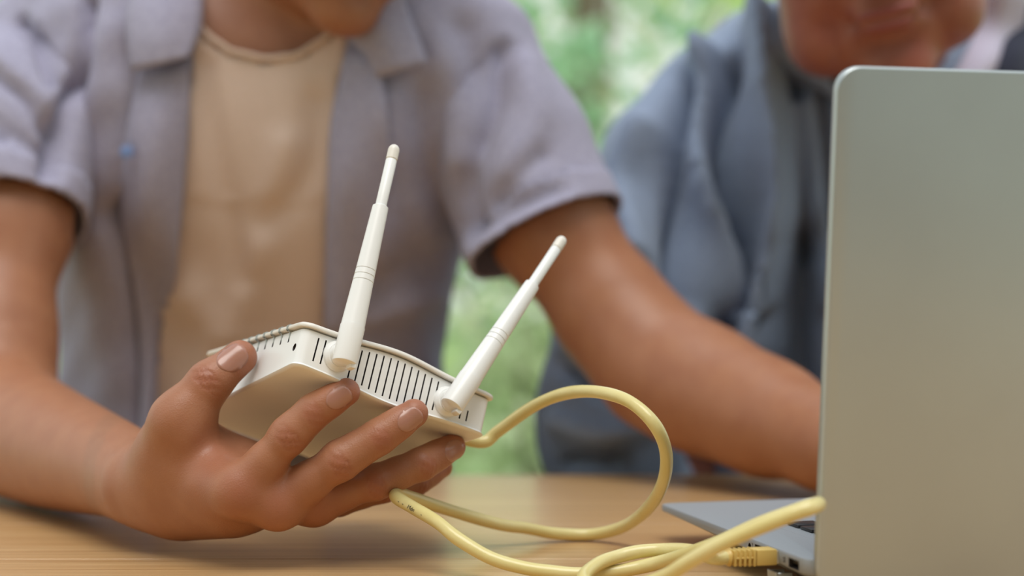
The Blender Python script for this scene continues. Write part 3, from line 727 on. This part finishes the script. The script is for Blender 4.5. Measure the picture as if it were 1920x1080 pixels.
    Vb2, Qb2, _ = cut(Vb, Qb, (Vb[:, 0] < fine_lo+.014) | (Vb[:, 1] > 1.30) | (Vb[:, 0] > 0))
    A = np.vstack([V, Vb2]); me = mesh('body', A, np.vstack([Q, Qb2+len(V)]))
    at = me.attributes.new('tint', 'FLOAT', 'POINT'); at.data.foreach_set('value', np.concatenate([tint, np.zeros(len(Vb2))]).astype(np.float32))
    body = put('body', me, SKIN_Y, p)
    # finger nails, laid on the skin
    for f, B, t, n, s_, r, _ in nails:
        if f == 'little': continue
        big = 1.0 if f == 'thumb' else 1.0
        hw, hl = r*.76, r*.95; c0 = B-t*r*.52
        nu, nv = 13, 13; VV = []; Fs = []
        for j in range(nv):
            v = -1+2*j/(nv-1)
            for i in range(nu):
                u = -1+2*i/(nu-1)
                w = (1-abs(v)**3.2*.42) if v < 0 else (1-abs(v)**4*.30)
                o = c0+s_*(u*hw*w)+t*(v*hl-(.18*hl*u*u if v > 0 else -.22*hl*u*u*abs(v)))+n*.03
                dr = -n*1.0-s_*u*.0
                h_ = hand_bvh.ray_cast(Vector(o), Vector(dr))
                pt = np.array(h_[0]) if h_[0] else o-n*.025
                lift = .00030+(.0003 if v > .55 else 0)*(v-.55)-(.0004 if max(abs(u), -v) > .97 else 0)
                VV.append(pt+n*lift)
        for j in range(nv-1):
            for i in range(nu-1): Fs.append((j*nu+i, j*nu+i+1, (j+1)*nu+i+1, (j+1)*nu+i))
        VV = np.array(VV).reshape(nv, nu, 3)
        for _k in range(3): VV[1:-1, 1:-1] = (VV[1:-1, 1:-1]*2+VV[:-2, 1:-1]+VV[2:, 1:-1]+VV[1:-1, :-2]+VV[1:-1, 2:])/6
        me = mesh('nail', VV.reshape(-1, 3), Fs); o = put('fingernail', me, NAIL, body)
        so = o.modifiers.new('s', 'SOLIDIFY'); so.thickness = .0004; so.offset = 0
    lips_mesh(g, HR, s, p, LIPS); hair_mesh(g, HR, s, p, HAIR)
    # ---- t-shirt
    V, Q = torso.net(.006, inflate=.006); N = torso.grad(V)
    V = folds(V, N, [([(395, 130), (420, 300), (450, 520)], .010, -.006), ([(600, 200), (575, 330), (500, 420)], .012, -.006), ([(350, 560), (380, 640), (350, 760)], .02, .010),
                     ([(540, 280), (500, 420), (420, 620)], .014, .006), ([(480, 150), (500, 400)], .02, -.003)], 1.45)
    pxy = PX(V); nx = np.array([330, 385, 430, 500, 560, 620, 665]); ny = np.array([-10, 58, 90, 106, 98, 58, -30])
    front = V[:, 1] < neck[1]+.0
    keep = np.where(front, pxy[:, 1] > np.interp(pxy[:, 0], nx, ny), (V[:, 2] < neck[2]+.03) | (abs(V[:, 0]-neck[0]) > .075))
    keep &= V[:, 2] > T0-.16
    V2, Q2, _ = cut(V, Q, keep)
    e0, e1 = edges(PX(V2)[:, 1]); X2 = PX(V2)[:, 0]; V2 = tuck(V2, sh, .030, (X2 < e0-14) | (X2 > e1+14) | (V2[:, 1] > neck[1]))
    tee = put('t_shirt', mesh('t', V2, Q2), TEE, p); so = tee.modifiers.new('s', 'SOLIDIFY'); so.thickness = .002
    tb_ = BVHTree.FromPolygons([tuple(v) for v in V], [tuple(map(int, a)) for a in Q])
    def hit(bvh, x, y, off, dflt=1.45):
        d = Vector(P(x, y, 1)-cam_p); h_ = bvh.ray_cast(Vector(cam_p), d.normalized())
        pt = np.array(h_[0]) if h_[0] else P(x, y, dflt); pt = pt+(cam_p-pt)/np.linalg.norm(cam_p-pt)*off; return pt
    line = [hit(tb_, x, y, .001) for x, y in zip(np.linspace(372, 632, 14), np.interp(np.linspace(372, 632, 14), nx, ny)+5)]
    me = tube_mesh(catmull(line, 4), .0028, 10); put('neck_band', me, RIB, p)
    # ---- shirt, open at the front
    V, Q = sht.net(.0052); N = sht.grad(V)
    fl_ = [([(175, 0), (170, 120), (140, 210), (130, 330)], .0065, -.020), ([(40, 40), (85, 90), (120, 165)], .0055, -.016), ([(20, 150), (80, 200), (115, 250)], .0055, -.012), ([(30, 240), (75, 270), (110, 290)], .006, -.007),
           ([(70, 60), (110, 120), (125, 200)], .010, .006), ([(10, 110), (60, 170), (110, 225)], .010, .006), ([(200, 60), (205, 300), (190, 500)], .025, .006),
           ([(225, 400), (250, 520), (262, 800)], .012, -.028), ([(150, 450), (170, 800)], .02, .006),
           ([(945, 100), (930, 200), (880, 330), (880, 420)], .010, -.014), ([(890, 440), (950, 400), (1040, 370)], .010, -.009), ([(900, 470), (970, 440), (1060, 400)], .012, .007),
           ([(980, 130), (1000, 230), (960, 330)], .014, .008), ([(1010, 300), (960, 350), (930, 380)], .008, -.006), ([(790, 190), (800, 300), (840, 420)], .014, -.007), ([(740, 200), (700, 330), (690, 470)], .016, .008),
           ([(700, 530), (760, 500), (840, 470)], .012, -.008), ([(690, 600), (740, 580), (800, 560)], .010, .007), ([(870, 60), (900, 160), (890, 260)], .014, -.007), ([(830, 80), (850, 200), (860, 300)], .014, .006), ([(0, 250), (50, 275)], .005, -.010)]
    V = folds(V, N, fl_, 1.44)
    wob = .0012*np.sin(V@np.array([90., 30, 60]))+.0010*np.sin(V@np.array([-60., 50, 130])+1); V = V+N*wob[:, None]
    px = PX(V); X, Y = px[:, 0], px[:, 1]
    lft = np.interp(Y, [0, 200, 400, 620, 800, 1000], [382, 352, 338, 312, 280, 262]); rgt = np.interp(Y, [0, 60, 300, 620, 800], [700, 645, 618, 608, 600])
    opening = (X > lft) & (X < rgt) & (V[:, 1] < neck[1]+.05)
    neckhole = (np.linalg.norm((V-neck)[:, :2], axis=1) < .066) & (V[:, 2] > neck[2]-.0)
    V2, Q2, _ = cut(V, Q, ~(opening | neckhole) & (V[:, 2] > T0-.18))
    shirt = put('shirt', mesh('shirt', V2, Q2), LINEN, p); so = shirt.modifiers.new('s', 'SOLIDIFY'); so.thickness = .0022; so.offset = 0
    for c, (a, b) in zip(sleeves, (((40, 260, 1.45), (21, 412, 1.413)), ((960, 290, 1.475), (1035, 440, 1.452)))):
        ss = SDF().chain(c, .03); Vs, Qs = ss.net(.0045); Vs = folds(Vs, ss.grad(Vs), fl_, 1.44); Vs = Vs+ss.grad(Vs)*(.0010*np.sin(Vs@np.array([90., 30, 60])))[:, None]
        a, b = q(*a), q(*b); t = (b-a)/np.linalg.norm(b-a); d_ = (Vs-b)@t; near = (d_ > -.001) & (d_ < .0040); Vs[near] -= d_[near][:, None]*t
        Vs, Qs, _ = cut(Vs, Qs, d_ < .0040); sv = put('sleeve', mesh('sl', Vs, Qs), LINEN, shirt); so = sv.modifiers.new('s', 'SOLIDIFY'); so.thickness = .0022; so.offset = 0
        # turned-up hem of the sleeve
        d_ = (Vs-b)@t; hm_ = ss.grad(Vs); Vh, Qh, _ = cut(Vs+hm_*.0016, Qs, d_ > -.026); hv = put('hem', mesh('hem', Vh, Qh), LINEN, sv); so = hv.modifiers.new('s', 'SOLIDIFY'); so.thickness = .0022; so.offset = 0
    sb = BVHTree.FromPolygons([tuple(v) for v in V], [tuple(map(int, a)) for a in Q])
    def sheet(name, rows, m, bvh=sb, th=.0022, wave=0):
        """rows: list of polylines across the piece, each (x, y, lift); cloth laid over the garment"""
        R2 = []
        for r in rows:
            pts = [hit(bvh, x, y, l) for x, y, l in r]; R2.append(catmull(pts, 4))
        R2 = np.array(R2); n0, n1 = R2.shape[:2]
        R3 = np.array([catmull(R2[:, j], 4) for j in range(n1)]).transpose(1, 0, 2); n0 = R3.shape[0]
        Fs = [(i*n1+j, i*n1+j+1, (i+1)*n1+j+1, (i+1)*n1+j) for i in range(n0-1) for j in range(n1-1)]
        o = put(name, mesh(name, R3.reshape(-1, 3), Fs), m, p); so = o.modifiers.new('s', 'SOLIDIFY'); so.thickness = th; so.offset = 0; return o
    sheet('collar', [[(262, -60, .012), (320, -60, .016), (378, -60, .010)], [(242, 0, .014), (310, 0, .026), (380, 0, .014)], [(238, 70, .014), (305, 65, .028), (376, 60, .018)], [(246, 134, .014), (300, 122, .026), (352, 108, .020)]], LINEN)
    sheet('collar', [[(690, -60, .010), (730, -55, .020), (765, -50, .010)], [(668, 10, .006), (715, 5, .020), (760, 5, .010)], [(660, 70, .006), (715, 60, .022), (785, 70, .010)], [(700, 150, .006), (745, 135, .018), (802, 118, .010)]], LINEN)
    sheet('placket', [[(262, 120, .004), (310, 120, .008), (358, 110, .006)], [(238, 260, .006), (290, 260, .020), (352, 250, .006)], [(224, 400, .008), (275, 400, .024), (340, 400, .006)], [(248, 520, .008), (285, 520, .024), (328, 520, .006)],
                      [(264, 660, .006), (285, 660, .020), (308, 660, .004)], [(264, 860, .006), (272, 860, .018), (282, 860, .004)]], LINEN)
    sheet('placket', [[(650, 90, .004), (680, 100, .010), (712, 110, .006)], [(622, 220, .004), (670, 220, .014), (728, 220, .010)], [(616, 340, .004), (660, 345, .014), (735, 340, .004)], [(612, 480, .003), (650, 480, .010), (690, 480, .002)], [(608, 640, .003), (630, 640, .008), (655, 640, .001)]], LINEN)
    b_ = hit(sb, 238, 285, .018); me = lathe([(.0045, 0), (.0055, .0006), (.0055, .0016), (.0042, .0022)], 20, Matrix.Translation(Vector(b_)) @ Matrix.Rotation(math.pi/2, 4, 'X')); put('button', me, mat('blue_button', (.18, .26, .50), .3), shirt, None)
    # hems of the two sleeves, a folded double edge
    # ---- trousers, shoes (below the table)
    tr = SDF(); hz = np.array([q(490, 900, 1.70)[0], 1.70, .50])
    tr.cone(hz+np.array([-.07, 0, .02]), hz+np.array([.07, 0, .02]), .115, .115, .05); tr.cone(hz+np.array([0, 0, .02]), hz+np.array([0, -.0, .14]), .12, .125, .05)
    for sx in (-1, 1):
        kn = hz+np.array([sx*.17, -.40, .01]); an = kn+np.array([sx*.01, .06, -.43]); tr.chain([(hz+np.array([sx*.09, -.02, .0]), .088), (kn, .062), (an, .05)], .04)
    V, Q = tr.net(.010); V, Q, _ = cut(V, Q, V[:, 2] > .07); o = put('trousers', mesh('tr', V, Q), DENIM, p)
    for sx in (-1, 1):
        sd = SDF(); a = hz+np.array([sx*.18, -.32, -.46]); a[2] = .046; sd.cone(a, a+np.array([sx*.02, -.15, -.008]), .044, .036, .03); sd.cone(a, a+np.array([0, 0, .05]), .04, .04, .02)
        V, Q = sd.net(.008); V[:, 2] = np.maximum(V[:, 2], .001); put('shoe', mesh('sh', V, Q), SHOE, p)
    return p, hz
yp, yhz = young()

# ================================================================ OLDER MAN
def old():
    q = P; p = empty('person', P(1640, 900, 1.80)*np.array([1, 1, 0]), 'older man in a creased blue grey shirt, sitting behind the laptop', 'person')
    cam_p = np.array([0, 0, T0+H])
    bs = SDF(); neck = q(1665, 175, 1.68)
    HR = rotm(-10, 18, 13); s = 1.10; chin = q(1690, 166, 1.42); ho = chin-s*(HR@np.array([0, -.078, -.112])); g = head(bs, ho, HR, s, True)
    bs.cone(ho+HR@np.array([0, .04, -.03]), neck, .062, .064, .04)
    def torso(sd, e):
        sd.chain([(q(1370, 235, 1.68), .060+e), (q(1500, 175, 1.69), .068+e), (neck, .060+e), (q(1850, 190, 1.69), .068+e), (q(1980, 240, 1.68), .060+e)], .07)
        sd.cone(q(1500, 330, 1.70), q(1840, 330, 1.70), .105+e, .105+e, .09); sd.cone(q(1510, 560, 1.72), q(1830, 560, 1.72), .125+e, .125+e, .10)
        sd.cone(q(1560, 800, 1.74), q(1800, 800, 1.74), .13+e, .13+e, .10); sd.cone(q(1540, 1050, 1.76), q(1830, 1050, 1.76), .15+e, .15+e, .10)
    torso(bs, -.035)
    bs.chain([(q(1370, 240, 1.68), .055), (q(1185, 560, 1.60), .042), (q(1138, 830, 1.555), .034)], .01); bs.chain([(q(1138, 830, 1.555), .034), (q(1200, 960, 1.60), .030), (q(1300, 1035, 1.64), .022)], .03)
    bs.chain([(q(1980, 240, 1.68), .055), (q(2080, 560, 1.60), .045), (q(2070, 760, 1.50), .042)], .03); bs.chain([(q(2070, 760, 1.50), .042), (q(2010, 830, 1.38), .034), (q(1960, 860, 1.27), .026), (q(1940, 872, 1.20), .024)], .03)
    kx = q(1940, 872, 1.20)
    for dx in (-.034, -.012, .012, .034): bs.cone(kx, kx+np.array([dx-.01, -.07, 0]), .018, .011, .012); bs.chain([(kx+np.array([dx-.01, -.07, 0]), .0095), (kx+np.array([dx*1.2-.012, -.105, .002]), .0088), (kx+np.array([dx*1.2-.012, -.13, -.012]), .008)], .006)
    bs.chain([(kx, .016), (kx+np.array([-.045, -.035, -.003]), .012), (kx+np.array([-.055, -.075, -.008]), .009)], .01)
    sh = SDF(); torso(sh, .006)
    V, Q = bs.net(.0055); pb = PX(V); hands = np.linalg.norm(V-q(1935, 870, 1.20), axis=1) < .15
    bare = ((np.abs(pb[:, 0]-1665) < 230) & (pb[:, 1] < 215)) | hands | (np.linalg.norm(V-ho, axis=1) < .17); sh.chain([(q(1370, 240, 1.68), .070), (q(1290, 330, 1.66), .074), (q(1190, 560, 1.60), .066), (q(1135, 780, 1.565), .058), (q(1128, 830, 1.555), .056)], .04)
    V = tuck(V, sh, .080, ~bare & ((pb[:, 0] > 1360) & (pb[:, 0] < 1990) | (pb[:, 0] < 1400))); me = mesh('body', V, Q); at = me.attributes.new('tint', 'FLOAT', 'POINT')
    t = .6*np.exp(-np.sum((V-g(.022, -.088, -.10))**2, 1)/.022**2)+.4*np.exp(-np.sum((V-g(-.04, -.07, -.05))**2, 1)/.03**2); at.data.foreach_set('value', t.astype(np.float32))
    put('body', me, SKIN_O, p); lips_mesh(g, HR, s, p, LIPS2); hair_mesh(g, HR, s, p, GREYHAIR)
    sh = SDF(); torso(sh, .006)
    sh.chain([(q(1370, 240, 1.68), .070), (q(1290, 330, 1.66), .074), (q(1190, 560, 1.60), .066), (q(1140, 780, 1.565), .054), (q(1138, 830, 1.555), .051)], .04)
    sh.chain([(q(1138, 835, 1.555), .051), (q(1200, 955, 1.60), .048), (q(1290, 1030, 1.63), .042)], .03)
    sh.chain([(q(1980, 240, 1.68), .070), (q(2080, 560, 1.60), .062), (q(2070, 760, 1.50), .056)], .04); sh.chain([(q(2070, 760, 1.50), .054), (q(2010, 830, 1.38), .044), (q(1962, 858, 1.285), .036)], .03)
    V, Q = sh.net(.0065); N = sh.grad(V)
    fl_ = [([(1290, 150), (1265, 300), (1270, 560)], .018, -.024), ([(1370, 120), (1350, 300), (1380, 560)], .014, -.020), ([(1330, 100), (1290, 260), (1330, 420), (1350, 560)], .012, .014),
           ([(1440, 60), (1430, 260), (1450, 420), (1430, 640)], .018, .024), ([(1480, 120), (1500, 300), (1510, 480)], .012, -.014), ([(1500, 460), (1490, 640), (1500, 760)], .022, -.018),
           ([(1490, 200), (1520, 420), (1550, 560)], .012, .012), ([(1210, 250), (1170, 350), (1180, 480)], .016, .012), ([(1535, 150), (1545, 260), (1560, 420)], .010, -.012),
           ([(1060, 680), (1120, 720), (1220, 700)], .012, -.010), ([(1050, 780), (1130, 800), (1230, 770)], .012, .010), ([(1060, 850), (1140, 850)], .010, -.008), ([(1180, 600), (1230, 640)], .014, .008)]
    V = folds(V, N, [(l, w*.75, a*2.3) for l, w, a in fl_], 1.60); V = V+N*(.002*np.sin(V@np.array([70., 20, 30])))[:, None]
    nh = (np.linalg.norm((V-neck)[:, :2], axis=1) < .074) & (V[:, 2] > neck[2]-.02)
    cuff = (np.linalg.norm(V-q(1935, 870, 1.24), axis=1) < .055)
    V2, Q2, _ = cut(V, Q, ~(nh | cuff) & (V[:, 2] > T0-.2))
    shirt = put('shirt', mesh('shirt', V2, Q2), BLUE, p); so = shirt.modifiers.new('s', 'SOLIDIFY'); so.thickness = .0025; so.offset = 0
    sb = BVHTree.FromPolygons([tuple(v) for v in V], [tuple(map(int, a)) for a in Q])
    def hit(x, y, off):
        d = Vector(P(x, y, 1)-cam_p); h_ = sb.ray_cast(Vector(cam_p), d.normalized()); pt = np.array(h_[0]) if h_[0] else P(x, y, 1.6)
        return pt+(cam_p-pt)/np.linalg.norm(cam_p-pt)*off
    def sheet(name, rows, m):
        R2 = np.array([catmull([hit(*a) for a in r], 4) for r in rows]); n1 = R2.shape[1]
        R3 = np.array([catmull(R2[:, j], 4) for j in range(n1)]).transpose(1, 0, 2); n0 = R3.shape[0]
        Fs = [(i*n1+j, i*n1+j+1, (i+1)*n1+j+1, (i+1)*n1+j) for i in range(n0-1) for j in range(n1-1)]
        o = put(name, mesh(name, R3.reshape(-1, 3), Fs), m, p); so = o.modifiers.new('s', 'SOLIDIFY'); so.thickness = .0025; so.offset = 0
    sheet('collar', [[(1462, -20, .02), (1490, -20, .04), (1530, 0, .03)], [(1452, 50, .015), (1490, 50, .035), (1540, 60, .02)], [(1455, 100, .010), (1500, 110, .030), (1560, 150, .012)], [(1490, 150, .008), (1540, 170, .02), (1590, 200, .006)]], BLUE)
    sheet('collar', [[(1850, -20, .02), (1885, -20, .030), (1930, -20, .012)], [(1835, 50, .015), (1875, 50, .026), (1915, 60, .008)], [(1800, 120, .012), (1845, 120, .022), (1885, 110, .008)], [(1760, 190, .008), (1800, 190, .02), (1850, 180, .004)]], LAV)
    sheet('collar_dark_piece', [[(1888, 20, .016), (1925, 10, .020), (1960, 20, .006)], [(1880, 90, .014), (1915, 85, .020), (1955, 90, .006)], [(1862, 140, .012), (1895, 145, .016), (1935, 150, .006)]], NAVY)  # dark navy piece laid beside the pale collar
    sheet('placket', [[(1600, 200, .006), (1625, 200, .008), (1650, 200, .006)], [(1610, 400, .006), (1632, 400, .008), (1655, 400, .006)], [(1610, 800, .006), (1632, 800, .008), (1655, 800, .006)]], BLUE)
    for y in (260, 400, 540, 680):
        put('button', lathe([(.0045, 0), (.0055, .0006), (.0055, .0016), (.0042, .0022)], 16, Matrix.Translation(Vector(hit(1631, y, .010))) @ Matrix.Rotation(math.pi/2, 4, 'X')), LINEN, shirt, None)
    tr = SDF(); hz = np.array([q(1665, 900, 1.80)[0], 1.80, .50])
    tr.cone(hz+np.array([-.07, 0, .02]), hz+np.array([.07, 0, .02]), .13, .13, .05); tr.cone(hz+np.array([0, 0, .02]), hz+np.array([0, 0, .12]), .14, .145, .05)
    for sx in (-1, 1):
        kn = hz+np.array([sx*.17, -.40, .01]); an = kn+np.array([sx*.01, .06, -.43]); tr.chain([(hz+np.array([sx*.09, -.02, .0]), .092), (kn, .064), (an, .052)], .04)
    V, Q = tr.net(.010); V, Q, _ = cut(V, Q, V[:, 2] > .07); put('trousers', mesh('tr', V, Q), DENIM, p)
    for sx in (-1, 1):
        sd = SDF(); a = hz+np.array([sx*.18, -.32, -.46]); a[2] = .046; sd.cone(a, a+np.array([sx*.02, -.15, -.008]), .044, .036, .03); sd.cone(a, a+np.array([0, 0, .05]), .04, .04, .02)
        V, Q = sd.net(.008); V[:, 2] = np.maximum(V[:, 2], .001); put('shoe', mesh('sh', V, Q), SHOE, p)
    return p, hz
LIPS2 = mat('lips_old', (.30, .08, .065), .5)
LAV = cloth('pale_lavender_cotton', (.60, .57, .72), (.54, .51, .66))
NAVY = cloth('navy_cotton', (.03, .035, .06), (.04, .045, .075))
op, ohz = old()

def stool(hz, label, sl):
    t = empty('stool', (hz[0], hz[1]+.02, 0), label, 'stool')
    z = .50-.118 if sl else .50-.105
    put('seat', lathe([(.165, z-.035), (.175, z-.030), (.175, z-.006), (.168, z)], 40, Matrix.Translation((hz[0], hz[1]+.02, 0))), STOOLW, t, None)
    for a in range(4):
        t_ = math.pi/4+a*math.pi/2; c, s_ = math.cos(t_), math.sin(t_)
        put('leg', tube_mesh([(hz[0]+.11*c, hz[1]+.02+.11*s_, z-.03), (hz[0]+.17*c, hz[1]+.02+.17*s_, .0)], [.017, .013], 12), STOOLW, t)
    return t
stool(yhz, 'round wooden stool the younger man sits on', 0)
stool(ohz, 'round wooden stool the older man sits on', 1)

# ================================================================ GARDEN
def foliage(name, blobs, n, size, m, parent=None):
    """leaf blades scattered through crown lobes; nobody could count them"""
    V = np.zeros((n*6, 3)); Fc = []
    lobes = np.array([b[:3] for b in blobs]); rad = np.array([b[3] for b in blobs]); pr = rad**2.2; pr = pr/pr.sum()
    for i in range(n):
        k = rng.choice(len(blobs), p=pr); d = rng.normal(size=3); d /= np.linalg.norm(d); c = lobes[k]+d*rad[k]*rng.uniform(.45, 1.0)**.5*np.array([1, 1, .9])
        t = rng.normal(size=3); t[2] -= .4; t /= np.linalg.norm(t); s = np.cross(t, rng.normal(size=3)); s /= np.linalg.norm(s)+1e-9; nn = np.cross(t, s); L = size*rng.uniform(.6, 1.3)
        for j, (a, b, h) in enumerate(((0, 0, 0), (.35, .24, .03), (.75, .17, .02), (1, 0, -.06), (.75, -.17, .02), (.35, -.24, .03))): V[i*6+j] = c+t*a*L+s*b*L+nn*h*L
        Fc.append((i*6, i*6+1, i*6+2, i*6+3)); Fc.append((i*6, i*6+3, i*6+4, i*6+5))
    o = put(name, mesh(name, V, np.array(Fc)), m, parent, smooth=False); tag(o, kind='stuff'); return o
def tree(x, y, h, r, m, label, n=2600, size=.11, seed=0, kind='tree'):
    rs = np.random.RandomState(seed); t = empty(kind, (x, y, -.14), label, 'tree' if kind == 'tree' else 'shrub', 'greenery behind the two men')
    z0 = -.14; blobs = []
    ns = 9
    for i in range(ns):
        a = rs.uniform(0, 6.28); rr = rs.uniform(0, .75)*r; zz = (h*rs.uniform(.35, .95) if kind == 'tree' else h*rs.uniform(.12, .8)); blobs.append((x+rr*math.cos(a), y+rr*math.sin(a)*.7, z0+zz, r*rs.uniform(.32, .55)))
    me = tube_mesh(catmull([(x, y, z0-.02), (x+.05, y, z0+h*.25), (x-.04, y+.05, z0+h*.5), (x+.05, y, z0+h*.8)], 5), np.linspace(.035*h, .012*h, 16)*.7, 12); put('trunk', me, BARK, t)
    for b in blobs[:5]:
        put('branch', tube_mesh(catmull([(x, y, z0+h*.2), ((x+b[0])/2, (y+b[1])/2, z0+(b[2]-z0)*.65), b[:3]], 4), np.linspace(.012*h, .004*h, 9), 8), BARK, t)
    foliage('foliage', blobs, n, size, m, t)
    return t
G = [(.25, 6.6, 3.0, 1.0, LEAF_B, 'blue green leafy tree straight behind the gap between the men', 900, .13, 1, 'tree'),
     (1.35, 7.6, 3.4, 1.2, LEAF_A, 'bright green tree behind the older man\'s shoulder', 650, .13, 2, 'tree'),
     (-.9, 7.4, 3.2, 1.2, LEAF_A, 'bright green tree behind the younger man\'s shoulder', 650, .13, 3, 'tree'),
     (.05, 5.6, 1.15, .55, LEAF_C, 'low olive green shrub seen under the bare arm', 1100, .09, 4, 'shrub'),
     (.75, 5.9, 1.0, .55, LEAF_B, 'low blue green shrub behind the older man\'s sleeve', 1000, .09, 5, 'shrub'),
     (-.75, 5.8, 1.1, .6, LEAF_A, 'low bright green shrub behind the beige t-shirt', 1000, .09, 6, 'shrub'),
     (.5, 10.5, 4.2, 1.9, LEAF_C, 'tall pale olive tree furthest back in the middle', 650, .16, 7, 'tree'),
     (-2.3, 9.5, 4.0, 1.7, LEAF_B, 'tall blue green tree far back on the left', 1000, .18, 8, 'tree'),
     (3.2, 9.8, 4.2, 1.8, LEAF_B, 'tall blue green tree far back on the right', 1000, .18, 9, 'tree'),
     (2.3, 6.6, 1.3, .8, LEAF_C, 'wide olive shrub on the right of the lawn', 1000, .10, 10, 'shrub'),
     (-2.2, 6.6, 1.3, .8, LEAF_C, 'wide olive shrub on the left of the lawn', 1000, .10, 11, 'shrub')]
for a in G:
    tree(*a[:5], a[5], *a[6:])
